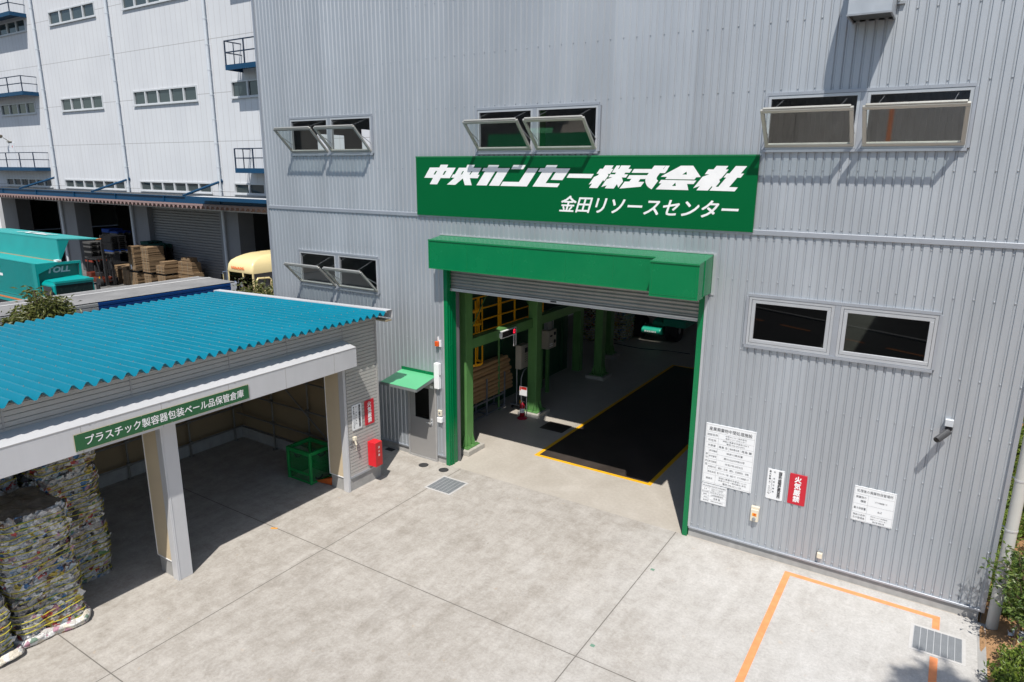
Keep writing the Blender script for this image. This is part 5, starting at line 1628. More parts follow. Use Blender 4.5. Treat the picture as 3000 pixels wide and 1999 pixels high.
# hose across the floor
w = MB().path([(-11.71, 13.83, 0.015), (-11.0, 13.7, 0.015), (-10.4, 13.64, 0.015), (-9.7, 13.83, 0.015), (-9.1, 13.95, 0.015), (-8.4, 13.95, 0.015)], 0.015, 6)
tag(w.build('floor_cable', M_DARK), 'dark cable lying across the hall floor before the loader', 'cable')

# ---------------------------------------------------------------- white warehouse across the truck apron
G0 = -1.5
WH = thing('white_warehouse', 'large white panelled warehouse with rows of strip windows and a blue loading canopy', 'building', (-54.0, 17.0, G0))
YW = 17.0
WW = [(-63.2, -56.15, 18.15, 19.18, 4), (-63.15, -56.66, 11.63, 12.65, 4), (-52.35, -44.48, 11.63, 12.66, 5), (-52.4, -44.5, 18.15, 19.17, 5), (-64.45, -54.95, 5.5, 6.22, 6), (-52.85, -43.85, 5.5, 6.24, 6),
      (-40.77, -34.2, 11.63, 12.68, 4), (-74.0, -67.24, 18.15, 19.18, 4), (-74.2, -67.7, 11.65, 12.63, 4), (-41.35, -33.4, 5.52, 6.26, 5), (-75.5, -66.7, 5.5, 6.2, 6)]
DK = [(-74.5, -66.4, G0, 4.3), (-63.5, -54.9, G0, 4.3), (-52.4, -43.4, G0, 4.3), (-41.3, -32.0, G0, 4.3)]
w = MB()
ribbed_wall(w, -110.0, -22.0, G0, 27.0, [h[:4] for h in WW] + DK, 500.0, [(0, 0), (499, 0)], -300.0, lambda x, d, z: (x, YW, z))
w.build('wall', panel_wall_mat(), WH, fix=False)
w = MB().quad((-22, YW, G0), (-22, 45, G0), (-22, 45, 27), (-22, YW, 27)).quad((-110, YW, G0), (-110, 45, G0), (-110, 45, 27), (-110, YW, 27)).quad((-110, 45, G0), (-22, 45, G0), (-22, 45, 27), (-110, 45, 27)).quad((-110, YW, 27), (-22, YW, 27), (-22, 45, 27), (-110, 45, 27))
w.build('outer_shell', M_WHITE, WH, fix=False)
M_WFR = mat('grey_white_frame', (0.56, 0.58, 0.60), 0.45, 0.1, 0.06, 2.0)
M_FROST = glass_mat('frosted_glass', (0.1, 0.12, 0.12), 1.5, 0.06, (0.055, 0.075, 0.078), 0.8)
for (x0, x1, z0, z1, n) in WW:
    f = MB().frame(x0, x1, z0, z1, 0.10, YW - 0.06, YW + 0.12)
    for k in range(1, n):
        x = x0 + (x1 - x0) * k / n
        f.box(x - 0.07, x + 0.07, YW - 0.05, YW + 0.10, z0 + 0.10, z1 - 0.10)
    f.box(x0 - 0.05, x1 + 0.05, YW - 0.12, YW - 0.061, z0 - 0.05, z0 + 0.02)
    wf = f.build('window', M_WFR, WH)
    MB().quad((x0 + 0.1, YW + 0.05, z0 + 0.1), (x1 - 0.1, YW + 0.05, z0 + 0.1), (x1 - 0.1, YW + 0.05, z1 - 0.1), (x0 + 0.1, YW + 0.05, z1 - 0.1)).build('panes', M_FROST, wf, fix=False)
M_DOWN = mat('pale_downpipe', (0.55, 0.59, 0.63), 0.5, 0, 0.05, 2.0)
for x in (-65.55, -54.3, -42.7):
    p = MB().tube((x, YW - 0.2, G0), (x, YW - 0.2, 26.5), 0.10, 12, caps=False)
    for k in range(16):
        z = 5.7 + k * 1.55
        p.tube((x, YW - 0.2, z), (x, YW - 0.2, z + 0.06), 0.118, 12).box(x - 0.03, x + 0.03, YW - 0.08, YW - 0.002, z, z + 0.05)
    p.build('downpipe', M_DOWN, WH, smooth=False)
# dock: piers, dark hall behind, closed shutter
M_PIER = mat('dock_pier_paint', (0.20, 0.205, 0.215), 0.7, 0, 0.1, 1.0)
for a, b in ((-77.5, -74.5), (-66.4, -63.5), (-54.9, -52.4), (-43.4, -41.3)):
    MB().box(a - 0.002, b + 0.002, YW - 0.012, YW + 1.2, G0, 4.3).build('dock_pier', M_PIER, WH)
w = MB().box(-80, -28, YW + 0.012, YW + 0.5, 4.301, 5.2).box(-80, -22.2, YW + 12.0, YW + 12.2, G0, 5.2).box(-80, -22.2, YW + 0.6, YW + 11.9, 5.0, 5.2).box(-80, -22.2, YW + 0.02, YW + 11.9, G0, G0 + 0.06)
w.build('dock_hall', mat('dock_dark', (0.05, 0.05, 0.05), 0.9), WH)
prof = []
z = G0
while z < 4.3:
    prof += [(-52.4, YW + 0.42, z), (-52.4, YW + 0.37, z + 0.03), (-52.4, YW + 0.37, z + 0.16), (-52.4, YW + 0.42, z + 0.2)]
    z += 0.2
w = MB().strip(prof, (9.0, 0, 0))
w.build('dock_shutter', mat('dock_shutter_grey', (0.21, 0.21, 0.21), 0.5, 0.3, 0.08, 0.7), WH, fix=False)
# loading canopy
M_BLUEST = mat('blue_steelwork', (0.006, 0.05, 0.115), 0.45, 0, 0.12, 1.0, 0, 0.3)
w = MB()
w.box(-82, -28, 13.98, 14.16, 5.38, 5.42).box(-82, -28, 13.98, 14.16, 4.99, 5.03).box(-82, -28, 14.06, 14.08, 5.031, 5.379)
for x in (-75, -69.05, -63.0, -56.9, -51.0, -44.9, -38.8, -33.0):
    w.box(x - 0.03, x + 0.03, 13.985, 14.059, 5.031, 5.379)
w.build('canopy_beam', M_BLUEST, WH)
w = MB().box(-82, -28, 14.165, 16.98, 5.30, 5.36)
w.build('canopy_top', mat('canopy_dark_top', (0.05, 0.055, 0.06), 0.7, 0, 0.3, 0.5), WH)
prof = []
x = -82.0
while x < -28:
    prof += [(x, 13.96, 4.90), (x + 0.10, 13.96, 4.90), (x + 0.22, 13.96, 4.66), (x + 0.28, 13.96, 4.66), (x + 0.40, 13.96, 4.90)]
    x += 0.5
w = MB().strip(prof, (0, 3.0, 0)).box(-82, -28, 13.94, 13.958, 4.86, 4.985)
cl = []
x = -82.0
while x < -28:
    w.add([(x + 0.10, 13.95, 4.86), (x + 0.40, 13.95, 4.86), (x + 0.28, 13.95, 4.665), (x + 0.22, 13.95, 4.665)], ((0, 1, 2, 3),))
    x += 0.5
w.build('canopy_soffit', mat('brown_sheet', (0.30, 0.205, 0.19), 0.6, 0, 0.1, 1.0), WH, fix=False)
for x in (-65.9, -54.3, -42.7):
    w = MB().tube((x, 16.98, 6.36), (x, 14.4, 5.56), 0.085, 10).bar((x, 14.5, 5.6), (x, 14.05, 5.45), 0.16, 0.12).tube((x, 16.9, 6.34), (x, 16.985, 6.365), 0.14, 10)
    w.build('canopy_brace', M_BLUEST, WH)
w = MB().box(-40.3, -30, 12.7, 13.93, 5.46, 5.50)
o = w.build('side_canopy', M_WFR, WH)
MB().box(-40.3, -30, 12.66, 12.699, 5.30, 5.52).box(-40.34, -40.301, 12.7, 13.93, 5.30, 5.52).box(-40.3, -30, 12.7, 13.93, 5.38, 5.459).build('side_canopy_edge', M_BLUEST, o)
w = MB().box(-74.5, -69.35, 13.6, 13.9, G0, 4.62)
w.build('end_wall', M_WHITE, WH)
# access balconies
def balcony(x0, x1, z, rail, n):
    w = MB().box(x0, x1, 15.8, YW - 0.01, z - 0.06, z).box(x0, x1, 15.76, 15.799, z - 0.28, z + 0.02).box(x0 - 0.04, x0 - 0.001, 15.76, YW - 0.01, z - 0.28, z + 0.02).box(x1 + 0.001, x1 + 0.04, 15.76, YW - 0.01, z - 0.28, z + 0.02)
    b = w.build('balcony', M_BLUEST, WH)
    w = MB()
    zz = z + rail
    for k in range(n + 1):
        x = x0 + (x1 - x0) * k / n
        w.box(x - 0.035, x + 0.035, 15.77, 15.835, z + 0.021, zz - 0.025)
    for h in (zz - 0.02, z + rail * 0.52):
        w.box(x0, x1, 15.765, 15.84, h - 0.03, h + 0.03)
        for x in (x0, x1):
            w.box(x - 0.03, x + 0.03, 15.841, YW - 0.02, h - 0.03, h + 0.03)
    w.box(x0 - 0.025, x0 + 0.025, 16.4, 16.44, z + 0.02, zz - 0.04)
    w.build('railing', mat('dark_blue_rail', (0.008, 0.022, 0.05), 0.5), b)
balcony(-39.46, -34.0, 13.40, 1.42, 3)
balcony(-39.38, -34.0, 7.20, 1.24, 3)
balcony(-39.5, -34.0, 19.75, 1.4, 3)
balcony(-77.0, -66.78, 13.30, 1.24, 4)
balcony(-77.0, -66.72, 7.15, 1.26, 4)
balcony(-77.0, -66.9, 19.42, 1.3, 4)
w = MB().box(-73.9, -72.75, YW - 0.05, YW - 0.003, 7.16, 9.3)
d_ = w.build('fire_door', mat('pale_door', (0.62, 0.64, 0.67), 0.5), WH)
MB().add([(-73.25, YW - 0.055, 9.05), (-73.05, YW - 0.055, 9.05), (-73.15, YW - 0.055, 8.85)], ((0, 1, 2),)).build('red_triangle', M_RED, d_, fix=False)
MB().tube((-73.6, YW - 0.01, 9.4), (-73.6, YW - 0.5, 9.75), 0.03, 6).box(-74.0, -73.2, YW - 0.1, YW - 0.002, 9.36, 9.44).lathe((-73.8, YW - 0.6, 9.85), [(0.02, -0.16), (0.15, -0.06), (0.17, 0.08), (0.06, 0.16)], 12).build('flood_lamp', mat('dark_bronze', (0.16, 0.14, 0.10), 0.4, 0.3), WH)
w = MB().box(-75.6, -75.56, 15.5, 15.54, 5.4, 8.4).box(-75.2, -75.16, 15.5, 15.54, 5.4, 8.4)
for k in range(9):
    w.box(-75.559, -75.201, 15.505, 15.535, 5.5 + k * 0.33, 5.53 + k * 0.33)
w.build('ladder', mat('dark_blue_rail', (0.008, 0.022, 0.05), 0.5), WH)

# ---------------------------------------------------------------- teal wing-body truck
TK = thing('wing_truck', 'teal wing body truck with its roof wing raised and white lettering on the front wall', 'truck', (-42, 4.4, G0))
M_TT = mat('truck_teal', (0.0, 0.27, 0.26), 0.35, 0, 0.07, 0.8, 0, 0.5, 0.05)
M_TTL = mat('wing_inner_teal', (0.02, 0.33, 0.32), 0.5, 0, 0.10, 0.9)
w = MB()
# side wall facing us: horizontal corrugations
prof = []
z = 0.60
while z < 2.36:
    prof += [(-50.0, 3.37, z), (-50.0, 3.37, z + 0.030), (-50.0, 3.395, z + 0.036), (-50.0, 3.395, z + 0.055)]
    z += 0.06
prof.append((-50.0, 3.37, 2.37))
w.strip(prof, (10.55, 0, 0))
w.build('side_wall', M_TT, TK, fix=False)
w = MB().box(-39.44, -39.04, 3.35, 3.45, 0.35, 2.38).box(-39.2, -39.04, 3.451, 5.46, 2.26, 2.38).box(-39.2, -39.04, 5.47, 5.55, 0.3, 2.38).box(-50, -39.05, 3.36, 3.44, 2.381, 2.41)
w.add([(-39.03, 3.451, 2.26), (-39.03, 4.35, 2.26), (-39.03, 3.451, 1.88), (-39.07, 3.451, 2.26), (-39.07, 4.35, 2.26), (-39.07, 3.451, 1.88)], ((0, 1, 2), (5, 4, 3), (0, 3, 4, 1), (1, 4, 5, 2), (2, 5, 3, 0)))
w.build('body_frame', M_TT, TK)
w = MB().box(-39.30, -39.21, 3.451, 5.469, -0.5, 2.26)
fw = w.build('front_wall', mat('front_wall_teal', (0.005, 0.20, 0.17), 0.4, 0, 0.08, 1.0), TK)
q = MB()
glyphs(q, 'TOLL', (-39.2085, 4.50, 2.0), YR, AZ_, 0.40, width=1.06, shear=0.25, bold=0.035)
q.build('lettering', mat('pale_lettering', (0.55, 0.62, 0.66), 0.45), fw, fix=False)
w = MB().box(-50, -39.06, 3.45, 4.44, 2.382, 2.412)
w.build('near_roof', M_TTL, TK)
w = MB().box(-50, -39.06, 4.441, 4.56, 2.384, 2.43)
w.build('hinge_strip', mat('brown_hinge', (0.33, 0.25, 0.15), 0.7, 0, 0.2, 2.0), TK)
w = MB().box(-50, -39.10, 4.561, 4.61, 2.43, 3.54)
w.build('raised_roof', M_TTL, TK)
w = MB().add([(-50, 4.55, 3.545), (-39.08, 4.55, 3.545), (-39.08, 6.75, 3.40), (-50, 6.75, 3.40), (-50, 4.55, 3.60), (-39.08, 4.55, 3.60), (-39.08, 6.75, 3.44), (-50, 6.75, 3.44)], ((0, 3, 2, 1), (4, 5, 6, 7), (0, 1, 5, 4), (1, 2, 6, 5), (2, 3, 7, 6), (3, 0, 4, 7)))
wg = w.build('raised_side', M_TTL, TK)
q = MB()
glyphs(q, 'TOLL', (-43.6, 5.6, 3.545), (1, 0, 0), (0, 1, -0.072), 1.1, width=3.6, shear=0.2, bold=0.03, lift=0.03)
q.build('lettering', M_WHITE, wg, fix=False)
MB().box(-39.10, -39.06, 6.5, 6.76, 3.405, 3.45).build('orange_lamp', mat('orange_lamp', (0.72, 0.20, 0.03), 0.4), wg)
w = MB().add([(-39.09, 4.611, 2.45), (-39.09, 5.15, 3.50), (-39.09, 4.611, 3.54), (-39.13, 4.611, 2.45), (-39.13, 5.15, 3.50), (-39.13, 4.611, 3.54)], ((0, 1, 2), (5, 4, 3), (0, 3, 4, 1), (1, 4, 5, 2), (2, 5, 3, 0)))
w.build('wing_gusset', M_TT, TK)
MB().obox((-39.2, 4.5, 2.46), (0.14, 0, 0), (0, 0.12, 0), (0, 0, 0.05)).build('hinge_cover', M_WHITE, TK)
q = MB()
glyphs(q, 'TOLL', (-44.35, 3.364, 1.80), (1, 0, 0), AZ_, 0.85, width=2.6, shear=0.2, bold=0.04)
q.build('side_lettering', M_WHITE, TK, fix=False)
w = MB().box(-50, -39.5, 3.38, 3.43, 0.10, 0.56).box(-50, -39.4, 3.36, 3.40, 0.562, 0.60)
w.build('skirt', M_TT, TK)
w = MB().box(-50, -40.4, 3.372, 3.378, 0.27, 0.36)
w.build('orange_stripe', mat('orange_stripe', (0.62, 0.19, 0.05), 0.5), TK)
w = MB().box(-50, -39.45, 3.40, 5.5, -0.4, 0.09).box(-46, -37.9, 4.0, 4.9, -0.9, -0.401)
w.build('chassis', M_DARK, TK)
w = MB()
for x in (-44.6, -43.5, -38.3):
    for y in (3.62, 5.25):
        w.tube((x, y - 0.13, -1.02), (x, y + 0.13, -1.02), 0.48, 18)
w.build('wheel', M_DARK, TK)
# cab
cb = MB()
sec = [(3.46, -0.8), (3.46, 0.5), (3.50, 1.40), (3.62, 1.52), (5.30, 1.60), (5.43, 1.50), (5.46, 0.5), (5.46, -0.8)]
cb.extrude([(-39.02, y, z) for y, z in sec], (1.32, 0, 0))
cab = cb.build('cab', M_TT, TK, bevel=0.04, seg=2)
w = MB()
for k in range(7):
    x = -38.95 + k * 0.18
    w.add([(x, 3.64, 1.535), (x + 0.05, 3.64, 1.57), (x + 0.12, 3.64, 1.535), (x, 5.28, 1.612), (x + 0.05, 5.28, 1.65), (x + 0.12, 5.28, 1.612)], ((0, 1, 4, 3), (1, 2, 5, 4), (0, 2, 1), (3, 4, 5)))
w.box(-37.80, -37.62, 3.55, 5.40, 1.50, 1.60)
w.build('roof_ribs', M_TT, cab)
w = MB().box(-37.698, -37.69, 3.58, 5.36, 0.45, 1.38)
w.build('windscreen', mat('windscreen_dark', (0.008, 0.02, 0.021), 0.25, 0, 0.1, 3, 0, 0.25), cab)
w = MB().box(-38.75, -37.85, 3.444, 3.449, 0.45, 1.33)
w.build('side_window', mat('window_dark', (0.03, 0.03, 0.033), 0.1), cab)
w = MB().tube((-37.7, 3.36, 0.5), (-37.7, 3.36, 1.1), 0.10, 8).tube((-37.72, 5.62, 0.6), (-37.72, 5.62, 1.2), 0.10, 8)
w.build('mirror', M_DARK, cab)
w = MB().bar((-38.0, 3.30, 0.1), (-38.02, 3.30, 0.75), 0.07, 0.05).bar((-37.5, 5.75, 0.3), (-37.52, 5.75, 0.9), 0.07, 0.05)
w.build('marker_rod', mat('rod_yellow', (0.75, 0.50, 0.01), 0.5), cab)

# ---------------------------------------------------------------- cream truck
TM = thing('cream_truck', 'cream yellow truck with orange lettering on its roof fairing parked under the canopy', 'truck', (-33.4, 13.5, G0))
M_CR = mat('truck_cream', (0.78, 0.64, 0.33), 0.32, 0, 0.04, 1.0)
cx0, cx1 = -34.62, -32.36
mid = (cx0 + cx1) / 2
w = MB()
rows = [(1.52, 11.2, 0.0), (1.62, 11.17, 0.0), (1.95, 11.24, 0.03), (2.15, 11.38, 0.10), (2.30, 11.68, 0.20), (2.42, 12.1, 0.30), (2.48, 12.5, 0.36), (2.49, 13.2, 0.38)]
# loft: each row is a rounded U from the left rear over the front to the right rear
vs = []
for (z, yf, ins) in rows:
    a, b = cx0 + ins, cx1 - ins
    rr = 0.16
    pts = [(a, 13.25)] + [(a + rr - rr * math.cos(t), yf + rr - rr * math.sin(t)) for t in [math.pi / 2 * k / 5 for k in range(6)]] + [(b - rr + rr * math.sin(t), yf + rr - rr * math.cos(t)) for t in [math.pi / 2 * k / 5 for k in range(6)]] + [(b, 13.25)]
    vs += [(x, max(y, yf) if y < 13.2 else 13.25, z) for x, y in pts]
m_ = 14
w.add(vs, [(i * m_ + k, i * m_ + k + 1, (i + 1) * m_ + k + 1, (i + 1) * m_ + k) for i in range(len(rows) - 1) for k in range(m_ - 1)] + [tuple((len(rows) - 1) * m_ + k for k in range(m_))])
fr = w.build('roof_fairing', M_CR, TM, smooth=True, fix=True)
q = MB()
glyphs(q, 'MINAMI', (-33.55, 11.165, 1.78), (1, 0, 0), (0, 0.06, 1), 0.20, width=1.08, bold=0.03, lift=0.03)
glyphs(q, 'MINAMI', (cx1 + 0.02, 13.35, 1.80), YR, AZ_, 0.24, width=1.2, bold=0.03)
q.build('lettering', mat('orange_lettering', (0.80, 0.12, 0.02), 0.45), fr, fix=False)
w = MB()
w.box(cx0 + 0.02, cx1 - 0.02, 11.24, 13.2, G0 + 0.5, 0.52)
w.box(cx0 + 0.02, cx0 + 0.10, 11.26, 13.2, 0.521, 1.519).box(cx1 - 0.08, cx1 - 0.02, 12.62, 13.2, 0.521, 1.519).box(cx1 - 0.09, cx1 - 0.02, 11.24, 11.32, 0.521, 1.519).box(cx0 + 0.02, cx0 + 0.09, 11.24, 11.259, 0.521, 1.519).box(cx0 + 0.1, cx1 - 0.1, 13.1, 13.2, 0.521, 1.519)
cbm = w.build('cab', M_CR, TM)
MB().quad((cx0 + 0.09, 11.23, 0.5), (cx1 - 0.09, 11.23, 0.5), (cx1 - 0.09, 11.28, 1.50), (cx0 + 0.09, 11.28, 1.50)).build('windscreen', glass_mat('cab_glass', (0.10, 0.13, 0.13), 1.5, 0.03), cbm, fix=False)
w = MB().box(cx1 - 0.03, cx1 + 0.0, 11.33, 12.60, 0.46, 0.52)
pts = [(cx1 - 0.01, 11.45, 0.0), (cx1 - 0.01, 11.45, 1.12), (cx1 - 0.01, 11.55, 1.25), (cx1 - 0.01, 12.30, 1.20), (cx1 - 0.01, 12.42, 1.08), (cx1 - 0.01, 12.46, 0.0)]
w.path(pts, 0.055, 6)
w.build('door_frame', M_CR, cbm)
MB().box(cx1 - 0.06, cx1 - 0.05, 11.33, 12.61, 0.0, 1.51).build('side_window', mat('window_dark', (0.03, 0.03, 0.033), 0.1), cbm)
MB().box(cx0 + 0.12, cx1 - 0.12, 11.5, 13.05, 0.40, 0.60).box(cx0 + 0.4, cx0 + 0.9, 12.3, 12.7, 0.601, 1.1).box(cx1 - 0.9, cx1 - 0.4, 12.3, 12.7, 0.601, 1.1).build('cabin_interior', M_DARK, cbm)
w = MB()
for (x, y, z, r) in ((-33.62, 10.95, 0.93, 0.15), (-33.0, 10.92, 0.93, 0.14)):
    w.lathe((x, y, z), [(0.01, -0.05), (r * 0.7, -0.03), (r, 0.02), (0.01, 0.06)], 16, 'y')
w.box(-33.12, -32.78, 10.90, 10.96, 0.42, 0.72)
w.path([(-33.62, 10.97, 0.93), (-33.35, 10.97, 1.0), (-33.3, 10.97, 1.2), (-33.0, 11.15, 1.28)], 0.018, 6).path([(-33.3, 10.97, 1.2), (-33.28, 10.97, 0.5)], 0.018, 6)
w.box(-35.0, -34.82, 11.05, 11.12, 0.85, 1.35).path([(-34.9, 11.1, 1.35), (-34.86, 11.1, 1.47), (-34.6, 11.2, 1.52)], 0.02, 6)
w.build('mirrors', mat('mirror_chrome', (0.75, 0.77, 0.8), 0.08, 1.0, 0.0), cbm)
MB().box(-33.25, -33.15, 11.20, 11.235, 1.3, 1.52).build('wiper_box', M_CR, cbm)
MB().box(cx0 - 0.02, cx1 + 0.02, 13.5, 18.6, -0.5, 2.45).build('cargo_box', M_CR, TM, bevel=0.03)
w = MB()
for y in (12.1, 17.0):
    for x in (cx0 + 0.2, cx1 - 0.2):
        w.tube((x - 0.14, y, G0 + 0.5), (x + 0.14, y, G0 + 0.5), 0.5, 18)
w.build('wheel', M_DARK, TM)

# ---------------------------------------------------------------- grey-roofed truck body behind the shed
TB = thing('box_truck', 'long grey roofed box truck with a ribbed blue side standing behind the shed', 'truck', (-26.2, -3.0, G0))
M_GR = mat('tarpaulin_grey', (0.235, 0.233, 0.23), 0.7, 0, 0.25, 0.9, 0.1, 0.4, 0.15)
zt = 2.6
w = MB()
w.add([(-27.55, -16, zt), (-26.7, -16, zt + 0.03), (-24.97, -16, zt + 0.015), (-27.55, 4.95, zt), (-26.7, 4.95, zt + 0.03), (-24.97, 4.95, zt + 0.015)], ((0, 1, 4, 3), (1, 2, 5, 4)))
w.build('roof', M_GR, TB, fix=False)
MB().box(-26.78, -26.62, -16, 4.95, zt + 0.032, zt + 0.045).box(-27.58, -27.50, -16, 4.95, zt - 0.06, zt + 0.012).build('roof_seam', mat('pale_seam', (0.45, 0.45, 0.44), 0.6), TB)
prof = []
z = G0 + 0.98
while z < zt - 0.02:
    prof += [(-24.95, 0, z), (-24.95, 0, z + 0.09), (-24.98, 0, z + 0.10), (-24.98, 0, z + 0.12)]
    z += 0.13
MB().strip([(x, -0.6, z) for x, y, z in prof], (0, 5.3, 0)).build('blue_side', mat('truck_blue', (0.002, 0.035, 0.15), 0.35, 0, 0.08, 1.0), TB, fix=False)
MB().strip([(x, -16, z) for x, y, z in prof], (0, 15.4, 0)).build('grey_side', mat('side_grey', (0.30, 0.31, 0.31), 0.4, 0.2), TB, fix=False)
MB().box(-24.99, -24.93, 4.70, 4.96, G0 + 0.9, zt - 0.03).box(-27.5, -24.99, 4.88, 4.96, G0 + 0.9, zt - 0.01).build('rear_frame', M_WFR, TB)
MB().quad((-27.5, -16, G0 + 0.9), (-27.5, 4.87, G0 + 0.9), (-27.5, 4.87, zt - 0.02), (-27.5, -16, zt - 0.02)).build('far_side', M_GR, TB, fix=False)
w = MB().box(-27.2, -25.2, -15, 4.8, G0 + 0.6, G0 + 0.88)
w.build('chassis', M_DARK, TB)
w = MB()
for y in (3.0, 1.8, -12.5):
    for x in (-27.1, -25.3):
        w.tube((x - 0.14, y, G0 + 0.5), (x + 0.14, y, G0 + 0.5), 0.5, 16)
w.build('wheel', M_DARK, TB)

# ---------------------------------------------------------------- flattened cardboard on the apron
def cardboard(x0, x1, y0, y1, z0, z1, label, seed, tags=0):
    rs = random.Random(seed)
    t = thing('cardboard_bundle', label, 'cardboard', ((x0 + x1) / 2, (y0 + y1) / 2, z0), 'bundles of flattened cardboard')
    w = MB()
    n = max(2, int((z1 - z0) / 0.075))
    for k in range(n):
        a, b = z0 + (z1 - z0) * k / n, z0 + (z1 - z0) * (k + 1) / n - 0.004
        j = [rs.uniform(-0.022, 0.022) for _ in range(4)]
        w.box(x0 + j[0], x1 + j[1], y0 + j[2], y1 + j[3], a, b)
    w.build('sheets', M_CARD, t, fix=False)
    s = MB()
    for f in (0.3, 0.7):
        x = x0 + (x1 - x0) * f
        s.box(x - 0.012, x + 0.012, y0 - 0.03, y0 - 0.024, z0, z1)
    if z1 - z0 > 0.3:
        s.build('binding', mat('binding_tape', (0.35, 0.30, 0.22), 0.5), t)
    if tags:
        MB().box(x0 + 0.25, x0 + 0.25 + 0.17, y0 - 0.034, y0 - 0.0305, z0 + 0.1, z0 + 0.42).build('paper_tag', M_WHITE, t)
cy0, cy1 = 14.9, 16.1
cardboard(-54.6, -53.75, cy0, cy1, G0, -0.41, 'low cardboard bundle at the left end of the row by the forklift', 1)
cardboard(-53.13, -52.2, cy0, cy1, G0, -0.36, 'low cardboard bundle second from the left, under a thin flat pile', 2)
cardboard(-52.12, -51.08, cy0, cy1, G0, -0.46, 'lower bundle under the left one of the two tall cardboard stacks', 3)
cardboard(-50.12, -49.2, cy0, cy1, G0, -0.42, 'lower bundle with white tags under the right tall cardboard stack', 4, 1)
cardboard(-48.32, -47.32, cy0, cy1, G0, -0.38, 'lower bundle under the short pale cardboard pile', 5)
cardboard(-54.35, -52.55, cy0 + 0.05, cy1, -0.35, -0.12, 'thin flat cardboard pile laid across the two left low bundles', 6)
cardboard(-51.98, -51.13, cy0, cy1, -0.29, 1.51, 'tall cardboard stack with a white tag, left of its twin', 7, 1)
cardboard(-50.15, -49.22, cy0, cy1, -0.26, 1.57, 'tall cardboard stack with darker upper boards, right of its twin', 8)
cardboard(-48.4, -47.36, cy0, cy1, -0.22, 0.36, 'short pale cardboard pile on a pallet right of the tall stacks', 9)
cardboard(-48.02, -47.42, cy0 + 0.1, cy1 - 0.1, 0.365, 0.64, 'small cardboard pile on top of the short pale pile', 10)
cardboard(-47.6, -45.4, 15.9, 16.7, G0, -0.1, 'dim broad cardboard pile before the grey dock shutter', 11)
cardboard(-47.3, -45.6, 15.95, 16.65, -0.095, 0.62, 'dim upper cardboard pile before the grey dock shutter', 12)
cardboard(-46.9, -45.9, 16.0, 16.6, 0.625, 0.92, 'dim topmost small pile before the grey dock shutter', 13)
cardboard(-46.8, -45.7, 13.6, 14.6, G0, -0.88, 'low stray cardboard pile just above the grey truck roof edge', 14)

# ---------------------------------------------------------------- pallets
def pallet_mesh(col, name):
    w = MB()
    for k in range(6):
        w.box(-0.55 + k * 0.19, -0.55 + k * 0.19 + 0.15, -0.55, 0.55, 0.118, 0.14)
    for y in (-0.5, 0.0, 0.5):
        w.box(-0.55, 0.55, y - 0.05, y + 0.05, 0.0201, 0.1179)
    w.box(-0.55, 0.55, -0.55, -0.40, 0.0, 0.02).box(-0.55, 0.55, 0.40, 0.55, 0.0, 0.02).box(-0.55, 0.55, -0.07, 0.07, 0.0, 0.02)
    for x in (-0.5, 0.0, 0.5):
        w.box(x - 0.06, x + 0.06, -0.55, -0.551, 0.02, 0.118)
    return w.build('pallet', mat(name, col, 0.65, 0, 0.1, 3.0, 0, 0.15))
PC = {'black': pallet_mesh((0.011, 0.011, 0.012), 'pallet_black'), 'blue': pallet_mesh((0.006, 0.04, 0.20), 'pallet_blue'), 'grey': pallet_mesh((0.09, 0.088, 0.085), 'pallet_grey'), 'green': pallet_mesh((0.005, 0.055, 0.042), 'pallet_green'), 'red': pallet_mesh((0.26, 0.05, 0.03), 'pallet_red')}
ORD = ['lowest', 'second', 'third', 'fourth', 'fifth', 'sixth', 'seventh', 'eighth', 'ninth', 'tenth', 'eleventh', 'twelfth', 'thirteenth', 'fourteenth', 'fifteenth', 'sixteenth', 'seventeenth', 'eighteenth', 'nineteenth', 'twentieth', 'twenty-first', 'twenty-second', 'twenty-third', 'twenty-fourth', 'twenty-fifth', 'twenty-sixth', 'twenty-seventh', 'twenty-eighth']
used_p = set()
def pallet_stack(x, y, z, colours, where, seed):
    rs = random.Random(seed)
    for k, c in enumerate(colours):
        src = PC[c]
        if c not in used_p:
            o = src
            used_p.add(c)
        else:
            o = src.copy()
            COL.objects.link(o)
        o.location = (x + rs.uniform(-0.02, 0.02), y + rs.uniform(-0.02, 0.02), z + k * 0.1405)
        o.rotation_euler = (0, 0, R(rs.uniform(-1.5, 1.5)))
        tag(o, c + ' pallet, ' + ORD[k] + ' from the bottom of the ' + where, 'pallet', 'stacked plastic pallets at the loading dock')
pallet_stack(-56.48, 14.75, G0, ['black'] * 11 + ['red', 'black', 'grey', 'black', 'black', 'grey', 'black', 'black', 'grey', 'black', 'grey'], 'stack left of the forklift', 1)
pallet_stack(-51.75, 13.95, 1.10, ['grey', 'blue'] + ['black'] * 7, 'load raised on the forks', 2)
pallet_stack(-58.1, 17.1, G0 + 0.061, ['black'] * 25 + ['blue', 'blue'], 'left stack in the dark dock doorway', 3)
pallet_stack(-56.9, 17.1, G0 + 0.061, ['black'] * 24 + ['grey', 'blue'], 'right stack in the dark dock doorway', 4)
pallet_stack(-51.8, 16.72, G0, ['blue', 'blue'] + ['black'] * 19 + ['green', 'green'], 'stack behind the tall cardboard, left one', 5)
pallet_stack(-50.6, 16.72, G0, ['black'] * 20 + ['green', 'green'], 'stack behind the tall cardboard, right one', 6)
pallet_stack(-55.3, 15.95, G0, ['black'] * 10, 'low stack behind the forklift', 7)
